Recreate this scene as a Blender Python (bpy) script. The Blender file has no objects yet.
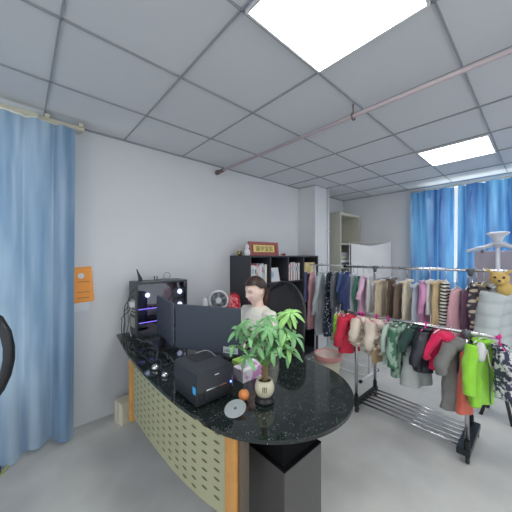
import bpy, bmesh, math, random
from mathutils import Vector, Matrix
R = math.radians
random.seed(7)
COL = bpy.context.scene.collection
V = Vector
FW = V((.672, .741, 0)).normalized()      # viewing direction (level)
RT = V((.741, -.672, 0)).normalized()
EYE, FOC = 1.5, 260.0

# ------------------------------------------------------------------ materials
def mat(name, col, rough=.6, metal=0, var=0, vscale=8, bump=0, bscale=60, emit=None, estr=0, coat=0, sheen=0, spec=None):
    m = bpy.data.materials.new(name); m.use_nodes = True
    nt = m.node_tree; N = nt.nodes; L = nt.links; b = N['Principled BSDF']
    b.inputs['Base Color'].default_value = (*col, 1)
    b.inputs['Roughness'].default_value = rough
    b.inputs['Metallic'].default_value = metal
    b.inputs['Coat Weight'].default_value = coat
    b.inputs['Sheen Weight'].default_value = sheen
    if spec is not None: b.inputs['Specular IOR Level'].default_value = spec
    tc = N.new('ShaderNodeTexCoord')
    if var:
        n = N.new('ShaderNodeTexNoise'); n.inputs['Scale'].default_value = vscale; n.inputs['Detail'].default_value = 4
        r = N.new('ShaderNodeMapRange'); r.inputs['From Min'].default_value = .3; r.inputs['From Max'].default_value = .7
        mx = N.new('ShaderNodeMix'); mx.data_type = 'RGBA'
        mx.inputs['A'].default_value = (*[c * (1 - var) for c in col], 1)
        mx.inputs['B'].default_value = (*[min(1, c * (1 + var)) for c in col], 1)
        L.new(tc.outputs['Object'], n.inputs['Vector']); L.new(n.outputs['Fac'], r.inputs['Value'])
        L.new(r.outputs['Result'], mx.inputs['Factor']); L.new(mx.outputs['Result'], b.inputs['Base Color'])
    if bump:
        n = N.new('ShaderNodeTexNoise'); n.inputs['Scale'].default_value = bscale
        bp = N.new('ShaderNodeBump'); bp.inputs['Strength'].default_value = bump; bp.inputs['Distance'].default_value = .01
        L.new(tc.outputs['Object'], n.inputs['Vector']); L.new(n.outputs['Fac'], bp.inputs['Height']); L.new(bp.outputs['Normal'], b.inputs['Normal'])
    if emit:
        b.inputs['Emission Color'].default_value = (*emit, 1); b.inputs['Emission Strength'].default_value = estr
    return m

def pattern(name, kind, a, b_, scale=20, rough=.85):
    m = mat(name, a, rough); nt = m.node_tree; N = nt.nodes; L = nt.links; b = N['Principled BSDF']
    tc = [n for n in N if n.type == 'TEX_COORD'][0]
    mx = N.new('ShaderNodeMix'); mx.data_type = 'RGBA'
    mx.inputs['A'].default_value = (*a, 1); mx.inputs['B'].default_value = (*b_, 1)
    L.new(mx.outputs['Result'], b.inputs['Base Color'])
    def ramp(src, lo, hi):
        r = N.new('ShaderNodeMapRange'); r.inputs['From Min'].default_value = lo; r.inputs['From Max'].default_value = hi
        L.new(src, r.inputs['Value']); return r.outputs['Result']
    if kind == 'dots':
        t = N.new('ShaderNodeTexVoronoi'); t.inputs['Scale'].default_value = scale
        L.new(tc.outputs['Object'], t.inputs['Vector']); L.new(ramp(t.outputs['Distance'], .32, .26), mx.inputs['Factor'])
    elif kind == 'camo':
        t = N.new('ShaderNodeTexNoise'); t.inputs['Scale'].default_value = scale; t.inputs['Detail'].default_value = 2
        L.new(tc.outputs['Object'], t.inputs['Vector']); L.new(ramp(t.outputs['Fac'], .48, .54), mx.inputs['Factor'])
    elif kind == 'stripes':
        t = N.new('ShaderNodeTexWave'); t.bands_direction = 'Z'; t.inputs['Scale'].default_value = scale; t.inputs['Distortion'].default_value = 2.5; t.inputs['Detail'].default_value = 0
        L.new(tc.outputs['Object'], t.inputs['Vector']); L.new(ramp(t.outputs['Fac'], .45, .55), mx.inputs['Factor'])
    elif kind == 'plaid':
        t = N.new('ShaderNodeTexWave'); t.bands_direction = 'Z'; t.inputs['Scale'].default_value = scale
        t2 = N.new('ShaderNodeTexWave'); t2.bands_direction = 'DIAGONAL'; t2.inputs['Scale'].default_value = scale * .7
        ad = N.new('ShaderNodeMath'); ad.operation = 'MULTIPLY'
        L.new(tc.outputs['Object'], t.inputs['Vector']); L.new(tc.outputs['Object'], t2.inputs['Vector'])
        L.new(t.outputs['Fac'], ad.inputs[0]); L.new(t2.outputs['Fac'], ad.inputs[1]); L.new(ramp(ad.outputs[0], .15, .45), mx.inputs['Factor'])
    elif kind == 'quilt':
        t = N.new('ShaderNodeTexWave'); t.bands_direction = 'Z'; t.inputs['Scale'].default_value = scale; t.inputs['Distortion'].default_value = 1.5
        bp = N.new('ShaderNodeBump'); bp.inputs['Strength'].default_value = .45; bp.inputs['Distance'].default_value = .01
        L.new(tc.outputs['Object'], t.inputs['Vector']); L.new(t.outputs['Fac'], bp.inputs['Height']); L.new(bp.outputs['Normal'], b.inputs['Normal'])
        L.new(ramp(t.outputs['Fac'], 0, .35), mx.inputs['Factor'])
    return m

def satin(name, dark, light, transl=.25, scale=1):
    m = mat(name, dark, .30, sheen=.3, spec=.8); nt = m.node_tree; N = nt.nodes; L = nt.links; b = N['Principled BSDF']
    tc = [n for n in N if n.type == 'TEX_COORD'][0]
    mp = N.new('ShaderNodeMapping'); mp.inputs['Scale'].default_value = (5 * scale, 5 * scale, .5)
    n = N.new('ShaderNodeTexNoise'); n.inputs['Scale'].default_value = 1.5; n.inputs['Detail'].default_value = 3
    mx = N.new('ShaderNodeMix'); mx.data_type = 'RGBA'; mx.inputs['A'].default_value = (*dark, 1); mx.inputs['B'].default_value = (*light, 1)  # lighter vertical streaks paint the satin sheen into the colour
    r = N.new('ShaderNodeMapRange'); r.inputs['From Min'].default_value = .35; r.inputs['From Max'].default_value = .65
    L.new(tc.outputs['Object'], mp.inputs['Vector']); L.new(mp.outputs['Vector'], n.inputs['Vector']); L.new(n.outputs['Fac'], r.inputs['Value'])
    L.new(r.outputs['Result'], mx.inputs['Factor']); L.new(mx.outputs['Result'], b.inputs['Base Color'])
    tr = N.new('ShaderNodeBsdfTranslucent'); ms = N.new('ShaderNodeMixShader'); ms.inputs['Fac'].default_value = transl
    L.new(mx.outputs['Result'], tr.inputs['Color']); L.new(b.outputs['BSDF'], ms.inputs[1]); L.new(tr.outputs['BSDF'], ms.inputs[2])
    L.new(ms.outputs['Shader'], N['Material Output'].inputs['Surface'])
    return m

def glassmat(name, tint=(1, 1, 1), gloss=.12, alpha=.88):
    m = bpy.data.materials.new(name); m.use_nodes = True
    nt = m.node_tree; N = nt.nodes; L = nt.links; N.remove(N['Principled BSDF'])
    t = N.new('ShaderNodeBsdfTransparent'); t.inputs['Color'].default_value = (*[c * alpha for c in tint], 1)
    g = N.new('ShaderNodeBsdfGlossy'); g.inputs['Roughness'].default_value = .05
    f = N.new('ShaderNodeMixShader'); f.inputs['Fac'].default_value = gloss
    L.new(t.outputs[0], f.inputs[1]); L.new(g.outputs[0], f.inputs[2]); L.new(f.outputs[0], N['Material Output'].inputs['Surface'])
    return m

def sheer(name, col, rough, thr):     # woven mesh: partly see-through by a fine grid of holes
    m = mat(name, col, rough); nt = m.node_tree; N = nt.nodes; L = nt.links; b = N['Principled BSDF']
    t = N.new('ShaderNodeBsdfTransparent'); ms = N.new('ShaderNodeMixShader'); ms.inputs['Fac'].default_value = thr
    L.new(b.outputs['BSDF'], ms.inputs[1]); L.new(t.outputs[0], ms.inputs[2]); L.new(ms.outputs[0], N['Material Output'].inputs['Surface'])
    return m

def granite():
    m = mat('speckled_black_top', (.012, .016, .016), .07, spec=.6); nt = m.node_tree; N = nt.nodes; L = nt.links; b = N['Principled BSDF']
    tc = [n for n in N if n.type == 'TEX_COORD'][0]
    v = N.new('ShaderNodeTexVoronoi'); v.inputs['Scale'].default_value = 125
    n = N.new('ShaderNodeTexNoise'); n.inputs['Scale'].default_value = 25
    r = N.new('ShaderNodeMapRange'); r.inputs['From Min'].default_value = .24; r.inputs['From Max'].default_value = .12
    r2 = N.new('ShaderNodeMapRange'); r2.inputs['From Min'].default_value = .45; r2.inputs['From Max'].default_value = .6
    mu = N.new('ShaderNodeMath'); mu.operation = 'MULTIPLY'
    mx = N.new('ShaderNodeMix'); mx.data_type = 'RGBA'; mx.inputs['A'].default_value = (.012, .018, .017, 1); mx.inputs['B'].default_value = (.42, .52, .46, 1)
    for t in (v, n): L.new(tc.outputs['Object'], t.inputs['Vector'])
    L.new(v.outputs['Distance'], r.inputs['Value']); L.new(n.outputs['Fac'], r2.inputs['Value'])
    L.new(r.outputs['Result'], mu.inputs[0]); L.new(r2.outputs['Result'], mu.inputs[1]); L.new(mu.outputs[0], mx.inputs['Factor'])
    L.new(mx.outputs['Result'], b.inputs['Base Color'])
    return m

M = {}
M['wall'] = mat('painted_wall', (.66, .67, .695), .85, var=.03, vscale=1.5)
M['floor'] = mat('polished_concrete', (.57, .57, .55), .45, var=.2, vscale=1.7, bump=.08, bscale=9)
M['tile'] = mat('ceiling_tile', (.66, .675, .71), .9, bump=.1, bscale=300)
M['tbar'] = mat('ceiling_grid_metal', (.30, .32, .35), .5)
M['light'] = mat('light_diffuser', (1, 1, 1), .5, emit=(1, .99, .97), estr=11)
M['lframe'] = mat('light_frame', (.7, .72, .74), .4)
M['white'] = mat('white_plastic', (.72, .74, .75), .4)
M['black'] = mat('black_plastic', (.018, .02, .024), .4)
M['blackm'] = mat('black_metal', (.03, .032, .036), .35, .6)
M['grey'] = mat('grey_plastic', (.12, .13, .15), .5)
M['steel'] = mat('stainless_steel', (.62, .62, .64), .22, 1)
M['alu'] = mat('dull_aluminium', (.55, .54, .5), .4, .8)
M['orange_wood'] = mat('orange_wood', (.62, .30, .08), .4, var=.1, vscale=12)
M['khaki'] = mat('khaki_panel', (.40, .40, .25), .45)
M['khaki_dark'] = mat('slot_shadow', (.15, .13, .07), .7)
M['topm'] = granite()
M['pedl'] = mat('dark_grey_laminate', (.075, .072, .072), .35)
M['bronze'] = mat('bronze_post', (.16, .13, .1), .35, .5)
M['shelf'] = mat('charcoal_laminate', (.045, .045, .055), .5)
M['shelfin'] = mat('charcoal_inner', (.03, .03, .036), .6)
M['cab'] = mat('beige_metal', (.50, .49, .42), .5)
M['glass'] = glassmat('clear_glass')
M['tglass'] = glassmat('tinted_glass', (.8, .8, .95), .1, .75)
M['mon'] = mat('monitor_shell', (.045, .058, .085), .45)
M['screen'] = mat('screen_glow', (.02, .02, .02), .2, emit=(.6, .7, .9), estr=.8)
M['pc'] = mat('pc_shell', (.05, .062, .068), .35, .2)
M['led_w'] = mat('led_white', (1, 1, 1), .5, emit=(.85, .92, 1), estr=3)
M['led_p'] = mat('led_purple', (.3, .1, .8), .5, emit=(.38, .25, 1), estr=2.2)
M['led_b'] = mat('led_blue', (.05, .1, 1), .5, emit=(.1, .2, 1), estr=5)
M['red'] = mat('red_fabric', (.62, .02, .045), .8)
M['skin'] = mat('skin', (.80, .58, .49), .5)
M['skinl'] = mat('lips', (.62, .2, .2), .45)
M['hair'] = mat('dark_brown_hair', (.035, .018, .014), .45, var=.4, vscale=30)
M['eye'] = mat('eye_white', (.8, .78, .76), .3)
M['dark'] = mat('dark_line', (.02, .012, .01), .5)
M['cream'] = mat('cream_knit', (.72, .70, .60), .85, bump=.2, bscale=150)
M['leaf'] = mat('leaf_green', (.17, .38, .16), .45, var=.35, vscale=14, spec=.4)
M['leafl'] = mat('pale_leaf_green', (.28, .55, .16), .45, var=.2, vscale=14)
M['stem'] = mat('stem_brown', (.22, .15, .07), .7)
M['soil'] = mat('soil', (.05, .035, .02), .9)
M['pot'] = mat('cream_ceramic', (.66, .62, .46), .25, coat=.4)
M['orange'] = mat('orange_peel', (.9, .32, .10), .4, bump=.15, bscale=150)
M['disc'] = mat('disc_metal', (.82, .88, .88), .3, .8)
M['orangep'] = mat('orange_paper', (.95, .36, .06), .55)
M['paper'] = mat('white_paper', (.72, .74, .78), .7)
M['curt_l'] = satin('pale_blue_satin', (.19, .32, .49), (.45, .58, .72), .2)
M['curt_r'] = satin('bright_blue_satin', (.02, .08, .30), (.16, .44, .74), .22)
M['rail'] = mat('cream_rail', (.6, .56, .44), .4)
M['gold'] = mat('gold_panel', (.80, .62, .22), .4, .2)
M['darkred'] = mat('dark_red_wood', (.28, .045, .04), .35)
M['seatmesh'] = sheer('black_seat_mesh', (.035, .037, .042), .7, .12)
M['backmesh'] = sheer('open_back_mesh', (.03, .03, .035), .7, .55)
M['yellow'] = mat('yellow_plush', (.58, .40, .13), .95, bump=.5, bscale=120)
M['lilac'] = mat('lilac_board', (.38, .35, .42), .7)
M['steamw'] = mat('pale_grey_plastic', (.58, .60, .68), .35)
M['pinkp'] = mat('pink_plastic', (.78, .36, .33), .4)
M['creamp'] = mat('cream_plastic', (.72, .66, .5), .5)
M['magenta'] = mat('magenta_plastic', (.75, .03, .32), .4)
M['sheet'] = mat('white_sheet', (.70, .70, .72), .8, bump=.3, bscale=12)
M['copper'] = mat('pinkish_pipe_paint', (.52, .44, .46), .45)
M['rust'] = mat('brown_fitting', (.16, .11, .10), .6)

# ------------------------------------------------------------------ mesh helpers
def link(name, bm, m=None, parent=None, smooth=False, loc=None):
    me = bpy.data.meshes.new(name)
    bmesh.ops.recalc_face_normals(bm, faces=bm.faces)
    if smooth:
        for f in bm.faces: f.smooth = True
    bm.to_mesh(me); bm.free()
    for x in (m if isinstance(m, (list, tuple)) else [m] if m else []): me.materials.append(x)
    o = bpy.data.objects.new(name, me); COL.objects.link(o)
    if parent: o.parent = parent
    if loc is not None: o.location = loc
    return o

def part(name, bm, m, parent, smooth=False):
    """bm is in world coords; store it relative to parent's world location/rotation"""
    bm.transform(WM[parent.name].inverted() if parent.name in WM else Matrix.Identity(4))
    o = link(name, bm, m, parent, smooth)
    WM[o.name] = WM.get(parent.name, Matrix.Identity(4)).copy()
    return o
WM = {}
def thing(name, label, cat, loc=(0, 0, 0), rz=0, group=None):
    o = bpy.data.objects.new(name, None); COL.objects.link(o); o.empty_display_size = .1
    o.location = loc; o.rotation_euler = (0, 0, rz)
    WM[o.name] = Matrix.Translation(V(loc)) @ Matrix.Rotation(rz, 4, 'Z')
    o['label'] = label; o['category'] = cat
    if group: o['group'] = group
    return o
def single(name, bm, m, label, cat, group=None, smooth=False, org=None):
    if org is None:
        c = V((0, 0, 0)); n = 0; zmin = 1e9
        for v in bm.verts: c += v.co; n += 1; zmin = min(zmin, v.co.z)
        c /= n; org = V((c.x, c.y, zmin))
    bm.transform(Matrix.Translation(-V(org)))
    o = link(name, bm, m, None, smooth, org)
    o['label'] = label; o['category'] = cat
    if group: o['group'] = group
    return o
def struct(name, bm, m, smooth=False):
    o = link(name, bm, m, None, smooth); o['kind'] = 'structure'; return o

def NB(): return bmesh.new()
def box(bm, a, b, bev=0, mi=0, mtx=None):
    a = V(a); b = V(b); lo = V(map(min, a, b)); hi = V(map(max, a, b))
    t = bmesh.new(); bmesh.ops.create_cube(t, size=1)
    t.transform(Matrix.Translation((lo + hi) / 2) @ Matrix.Diagonal((*(hi - lo), 1)))
    if bev: bmesh.ops.bevel(t, geom=list(t.edges), offset=bev, segments=2, affect='EDGES', profile=.6)
    for f in t.faces: f.material_index = mi
    if mtx: t.transform(mtx)
    merge(bm, t); return bm
def merge(bm, t):
    me = bpy.data.meshes.new('tmp'); t.to_mesh(me); t.free(); bm.from_mesh(me); bpy.data.meshes.remove(me)
def frame_of(d):
    d = d.normalized(); up = V((0, 0, 1)) if abs(d.z) < .95 else V((1, 0, 0))
    x = d.cross(up).normalized(); y = d.cross(x).normalized(); return x, y
def rings(bm, rr, mi=0, cap=True, closed=False):
    vs = [[bm.verts.new(p) for p in r] for r in rr]; n = len(vs[0]); k = len(vs)
    for i in range(k if closed else k - 1):
        A = vs[i]; B = vs[(i + 1) % k]
        for j in range(n):
            f = bm.faces.new((A[j], A[(j + 1) % n], B[(j + 1) % n], B[j])); f.material_index = mi
    if cap and not closed:
        bm.faces.new(vs[0]).material_index = mi; bm.faces.new(vs[-1][::-1]).material_index = mi
    return bm
def tube(bm, pts, r, seg=10, mi=0, cap=True, closed=False, flat=1):
    pts = [V(p) for p in pts]; n = len(pts); rs = r if isinstance(r, (list, tuple)) else [r] * n
    rr = []; px = None
    for i, p in enumerate(pts):
        if closed: d = pts[(i + 1) % n] - pts[i - 1]
        else: d = pts[min(i + 1, n - 1)] - pts[max(i - 1, 0)]
        x, y = frame_of(d)
        if px is not None:
            x = (px - d.normalized() * px.dot(d.normalized()))
            x = x.normalized() if x.length > 1e-4 else frame_of(d)[0]
            y = d.normalized().cross(x)
        px = x
        rr.append([p + (x * math.cos(a) + y * math.sin(a) * flat) * rs[i] for a in [2 * math.pi * k / seg for k in range(seg)]])
    return rings(bm, rr, mi, cap, closed)
def smoothpts(pts, n=6):
    pts = [V(p) for p in pts]; out = []
    for i in range(len(pts) - 1):
        p0 = pts[max(i - 1, 0)]; p1 = pts[i]; p2 = pts[i + 1]; p3 = pts[min(i + 2, len(pts) - 1)]
        for k in range(n):
            t = k / n
            out.append(.5 * ((2 * p1) + (p2 - p0) * t + (2 * p0 - 5 * p1 + 4 * p2 - p3) * t * t + (3 * p1 - p0 - 3 * p2 + p3) * t ** 3))
    out.append(pts[-1]); return out
def lathe(bm, c, prof, seg=24, mi=0, axis=(0, 0, 1), cap=True):
    ax = V(axis).normalized(); x, y = frame_of(ax); c = V(c)
    return rings(bm, [[c + ax * h + (x * math.cos(a) + y * math.sin(a)) * max(r, 1e-4) for a in [2 * math.pi * k / seg for k in range(seg)]] for r, h in prof], mi, cap)
def prism(bm, poly, z0, z1, mi=0):
    return rings(bm, [[V((x, y, z0)) for x, y in poly], [V((x, y, z1)) for x, y in poly]], mi)
def blob(bm, c, r, seg=16, mi=0, fn=None):
    t = bmesh.new(); bmesh.ops.create_uvsphere(t, u_segments=seg, v_segments=max(6, seg * 2 // 3), radius=1)
    for v in t.verts:
        v.co = V((v.co.x * r[0], v.co.y * r[1], v.co.z * r[2]))
        if fn: v.co = fn(v.co)
        v.co += V(c)
    for f in t.faces: f.material_index = mi
    merge(bm, t); return bm
def fac(pts, bm, mi=0):
    f = bm.faces.new([bm.verts.new(V(p)) for p in pts]); f.material_index = mi
def quadp(bm, p0, du, dv, th, mi=0):      # thin slab spanned by du, dv
    p0, du, dv = V(p0), V(du), V(dv); n = du.cross(dv).normalized() * th
    rings(bm, [[p0, p0 + du, p0 + du + dv, p0 + dv], [p0 + n, p0 + du + n, p0 + du + dv + n, p0 + dv + n]], mi)
def copy_tree(o, parent=None):
    c = o.copy(); COL.objects.link(c)
    if parent: c.parent = parent
    for ch in list(o.children): copy_tree(ch, c)
    return c

# ------------------------------------------------------------------ room
X0, X1, Y0, Y1, H = -2.9, 4.92, -3.1, 2.75, 2.62
T = .12
struct('floor', box(NB(), (X0 - T, Y0 - T, -.1), (X1 + T, Y1 + T, 0)), M['floor'])
# ceiling: tiles and grid
GU, GV, S = .142, .32, .607
bm = NB(); box(bm, (X0 - T, Y0 - T, H + .012), (X1 + T, Y1 + T, H + .1))
struct('ceiling', bm, M['tile'])
bm = NB()
us = [GU + S * k for k in range(-5, 9) if X0 < GU + S * k < X1]
vs_ = [GV + S * k for k in range(-6, 5) if Y0 < GV + S * k < Y1]
for u in us: box(bm, (u - .004, Y0, H + .001), (u + .004, Y1, H + .012))
for v in vs_: box(bm, (X0, v - .004, H + .001), (X1, v + .004, H + .012))
box(bm, (X0, Y1 - .018, H), (X1, Y1, H + .012)); box(bm, (X1 - .018, Y0, H), (X1, Y1, H + .012))
struct('trim_1', bm, M['tbar'])
def wall_hole(axis, c0, c1, lo, hi, a, b, z0, z1):
    bm = NB()
    def bx(p, q, r0, r1):
        if axis == 'x': box(bm, (p, c0, r0), (q, c1, r1))
        else: box(bm, (c0, p, r0), (c1, q, r1))
    bx(lo, a, 0, H); bx(b, hi, 0, H); bx(a, b, 0, z0); bx(a, b, z1, H)
    return bm
struct('wall_left', wall_hole('x', Y1, Y1 + T, X0 - T, X1 + T, -1.1, .18, .5, 2.5), M['wall'])
struct('wall_far', wall_hole('y', X1, X1 + T, Y0, Y1, -.7, 1.3, 1.05, 2.615), M['wall'])
def window(name, axis, c, a, b, z0, z1):
    bm = NB(); w = .05
    def bx(p, q, r0, r1, d=.03):
        if axis == 'x': box(bm, (p, c - d, r0), (q, c + d, r1))
        else: box(bm, (c - d, p, r0), (c + d, q, r1))
    bx(a, a + w, z0, z1); bx(b - w, b, z0, z1); bx(a + w, b - w, z0, z0 + w); bx(a + w, b - w, z1 - w, z1); bx((a + b) / 2 - .025, (a + b) / 2 + .025, z0 + w, z1 - w)
    o = struct(name, bm, M['white'])
    bm = NB()
    if axis == 'x': box(bm, (a + w, c - .003, z0 + w), (b - w, c + .003, z1 - w))
    else: box(bm, (c - .003, a + w, z0 + w), (c + .003, b - w, z1 - w))
    link('window_pane', bm, M['glass'], o)
window('window_1', 'x', Y1 + .06, -1.1, .18, .5, 2.5)
window('window_2', 'y', X1 + .06, -.7, 1.3, 1.05, 2.615)
# column in front of the left wall
bm = NB(); box(bm, (3.46, 2.42, 0), (3.87, Y1, H), .004)
struct('trim_2', bm, M['wall'])
o = thing('conduit_pipe', 'thin white conduit running up the front of the white column', 'pipe', (3.80, 2.40, 0))
part('pipe', tube(NB(), [(3.80, 2.40, .02), (3.80, 2.40, H - .002)], .014), M['white'], o, True)
for z in (1.9, 1.2, .5): part('pipe_clip', box(NB(), (3.775, 2.385, z), (3.825, 2.42, z + .02)), M['white'], o)

# light panels
def panel(u, v, label, g=None):
    o = thing('ceiling_light', label, 'ceiling light', (u + S / 2, v + S / 2, H), 0, g)
    a = .012
    bm = NB()
    for (x0, y0, x1, y1) in ((a, a, S - a, a + .012), (a, S - a - .012, S - a, S - a), (a, a + .012, a + .012, S - a - .012), (S - a - .012, a + .012, S - a, S - a - .012)):
        box(bm, (u + x0, v + y0, H - .012), (u + x1, v + y1, H + .011))
    part('frame', bm, M['lframe'], o)
    part('diffuser', box(NB(), (u + .024, v + .024, H - .008), (u + S - .024, v + S - .024, H + .01)), M['light'], o)
panel(GU + S, GV, 'large bright square ceiling light panel nearest, above the desk')
panel(GU + 5 * S, GV, 'smaller looking square ceiling light panel farther off, near the blue curtains')
gg = 'added fill lights behind the viewpoint'
for (k, v) in ((-3, GV), (1, GV - 3 * S), (5, GV - 3 * S)): panel(GU + k * S, v, 'square fill light panel added out of view, behind the viewpoint', gg)  # unseen panels added as soft fill light

# ceiling pipe
pu = 1.84; pz = 2.54
o = thing('ceiling_pipe', 'thin pinkish grey pipe running below the ceiling from the left wall', 'pipe', (pu, 2.7, pz))
part('pipe', tube(NB(), [(pu - .02, 2.6, pz), (pu + .02, -1.88, pz)], .015), M['copper'], o, True)
part('end_cap', tube(NB(), [(pu - .02, 2.735, pz), (pu - .02, 2.70, pz), (pu - .02, 2.695, pz), (pu - .02, 2.59, pz)], [.03, .03, .022, .022]), M['rust'], o, True)
for v in (.95, -.9):
    bm = NB(); tube(bm, [(pu + math.cos(a) * .024, v, pz + math.sin(a) * .024) for a in [k * math.pi / 8 for k in range(16)]], .006, closed=True)
    tube(bm, [(pu, v, pz + .02), (pu, v, H + .012)], .005)
    part('pipe_clamp', bm, M['rust'], o, True)

# ------------------------------------------------------------------ curtains
def curtain(axis, c, a, b, z0, z1, n, amp, m, seed, zb=None, sag=0):
    rnd = random.Random(seed); nu = int((b - a) / .012); nz = 44
    ph = [rnd.uniform(0, 6.28) for _ in range(6)]
    bm = NB(); g = []
    for j in range(nz + 1):
        t = j / nz; row = []
        for i in range(nu + 1):
            s = i / nu; x = a + (b - a) * s
            f = math.sin(s * n * 6.283 + ph[0] + .9 * math.sin(s * 9 + ph[1])) * (1 + .35 * math.sin(s * 17 + ph[2]))
            f2 = math.sin(s * n * 2.1 * 6.283 + ph[3] + 1.3 * math.sin(t * 3 + s * 8))
            f3 = math.sin(s * n * .45 * 6.283 + ph[4] + t * 1.2)
            top = max(0, 1 - t / .12)
            dd = amp * ((1 - .35 * top) * f + .28 * f2 * (.35 + top) + .5 * f3 * t)
            xx = x + amp * .35 * math.cos(s * n * 6.283 + ph[0]) + amp * .4 * t * math.sin(s * 5 + ph[5])
            bot = z0 + (.02 * math.sin(s * n * 3 + ph[2]) + sag * math.sin(s * math.pi * 2.2 + ph[3]))
            z = z1 + (bot - z1) * t
            row.append(bm.verts.new((xx, c + dd, z) if axis == 'x' else (c + dd, xx, z)))
        g.append(row)
    for j in range(nz):
        for i in range(nu): bm.faces.new((g[j][i], g[j][i + 1], g[j + 1][i + 1], g[j + 1][i]))
    return bm
o = thing('window_curtain', 'tall pale blue satin curtain hanging to the floor at the left', 'curtain', (-.4, 2.6, .04))
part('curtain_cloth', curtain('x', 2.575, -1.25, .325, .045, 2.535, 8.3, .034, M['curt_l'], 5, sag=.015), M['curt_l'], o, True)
o = thing('curtain_rail', 'cream curtain rail above the pale blue curtain at the left', 'curtain rail', (-.4, 2.6, 2.55))
bm = NB(); box(bm, (-1.35, 2.60, 2.553), (.40, 2.64, 2.585), .004); box(bm, (-1.35, 2.55, 2.545), (.10, 2.585, 2.575), .004)
part('rail', bm, M['rail'], o)
for x in (-1.1, -.5, .14, .36): part('bracket', box(NB(), (x, 2.57, 2.575), (x + .03, 2.75, 2.60)), M['rail'], o)
for (a, b, sd, lab, zz) in ((.880, 1.435, 3, 'bright blue satin curtain, the half next to the bare white wall', .96),
                        (-.95, .835, 11, 'bright blue satin curtain, the wide half behind the steamer', .93)):
    o = thing('window_curtain', lab, 'curtain', ((4.72), (a + b) / 2, zz))
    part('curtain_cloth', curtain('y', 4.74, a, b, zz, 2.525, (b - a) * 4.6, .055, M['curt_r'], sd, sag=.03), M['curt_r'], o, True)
o = thing('curtain_rail', 'thin pale rail above the bright blue curtains', 'curtain rail', (4.74, .3, 2.5))
part('rail', tube(NB(), [(4.74, -1.0, 2.54), (4.74, 1.46, 2.54)], .010), M['rail'], o, True)
for y in (-.9, .2, 1.4): part('bracket', box(NB(), (4.74, y, 2.53), (4.92, y + .02, 2.55)), M['rail'], o)

# orange packet & paper pinned on left wall
o = thing('hanging_packet', 'orange paper packet hung on the wall beside the pale blue curtain', 'packet', (.42, 2.74, 1.1))
bm = NB(); box(bm, (.30, 2.725, 1.09), (.485, 2.749, 1.40), .006, mtx=Matrix.Translation((.39, 2.73, 1.25)) @ Matrix.Rotation(R(-4), 4, 'Y') @ Matrix.Translation((-.39, -2.73, -1.25)))
part('packet_body', bm, M['orangep'], o)
part('round_sticker', lathe(NB(), (.395, 2.724, 1.325), [(.024, 0), (.024, -.002)], axis=(0, 1, 0)), M['paper'], o)
bm = NB()
for z in (1.27, 1.18, 1.13): box(bm, (.37, 2.722, z), (.46, 2.7245, z + .004))
part('printed_line', bm, M['rust'], o)
part('wall_paper_sheet', box(NB(), (.30, 2.735, 1.01), (.46, 2.7485, 1.13), .002), M['paper'], o)  # separate white paper on the wall, parented to the packet

# ------------------------------------------------------------------ desk
DZ = .76
def arc(cx, cy, r, a0, a1, n): return [(cx + r * math.cos(R(a0 + (a1 - a0) * k / n)), cy + r * math.sin(R(a0 + (a1 - a0) * k / n))) for k in range(n + 1)]
front = [(.672, 2.70), (.628, 2.35), (.598, 2.08), (.584, 1.81), (.578, 1.58), (.578, 1.43), (.583, 1.25), (.596, 1.11)]
fs = [(p.x, p.y) for p in smoothpts([V((*p, 0)) for p in front], 4)]
outline = fs + arc(1.065, 1.06, .458, 178, 378, 44) + [(1.44, 1.30), (1.36, 1.37), (1.28, 1.43), (1.26, 1.55), (1.26, 2.0), (1.28, 2.70)]
desk = thing('office_desk', 'curved office desk with black speckled top and round end', 'desk', (.95, 1.6, 0))
bm = NB(); prism(bm, outline, DZ - .018, DZ)
part('tabletop', bm, M['topm'], desk)
def fu(v):   # front edge u at v
    for (a, b) in zip(front, front[1:]):
        if b[1] <= v <= a[1]: return b[0] + (a[0] - b[0]) * (v - b[1]) / (a[1] - b[1])
    return .596 + (1.11 - v) * .16
bm = NB(); n = 40; zb, zt = .23, DZ - .02
pl = [(fu(v) + .05, v) for v in [2.16 - (2.16 - .93) * k / n for k in range(n + 1)]]
rings(bm, [[V((x, y, .25 + (2.16 - y) * .075)), V((x + .018, y, .25 + (2.16 - y) * .075)), V((x + .018, y, zt)), V((x, y, zt))] for x, y in pl])
for r_ in range(10):
    z = .315 + r_ * .042
    for c_ in range(14):
        v = 2.09 - c_ * .084
        if z < .28 + (2.16 - v) * .075 or v < .96: continue
        u = fu(v) + .0493; e = .01; tx = V((fu(v + e) - fu(v - e), 2 * e, 0)).normalized()
        pts = [V((u - .0006, v, z)) + tx * math.cos(a) * .021 + V((0, 0, math.sin(a) * .0062)) for a in [k * math.pi / 6 for k in range(12)]]
        fac(pts, bm, 1)
part('front_panel', bm, [M['khaki'], M['khaki_dark']], desk)
for (v0, v1) in ((2.16, 2.215), (.862, .93)):
    u = fu((v0 + v1) / 2); part('wooden_post', box(NB(), (u + .028, v0 - .004, .20), (u + .075, v1 + .004, zt), .012), M['orange_wood'], desk)
bm = NB(); box(bm, (.675, .835, .0), (.72, .858, zt), .004); part('metal_post', bm, M['bronze'], desk)
bm = NB(); box(bm, (.70, 2.13, .25), (1.22, 2.16, zt)); part('side_panel', bm, M['pedl'], desk)
bm = NB(); tube(bm, [(.80, 2.24, .28), (.80, 2.24, .03)], .012); blob(bm, (.795, 2.24, .015), (.03, .02, .015), 10)
part('support_foot', bm, M['black'], desk, True)
part('support_foot', tube(NB(), [(.95, 1.27, .50), (.95, 1.27, .0)], .015), M['black'], desk, True)
bm = NB(); box(bm, (.822, .728, 0), (1.092, .985, .585), .003); part('pedestal', bm, M['pedl'], desk)
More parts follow.
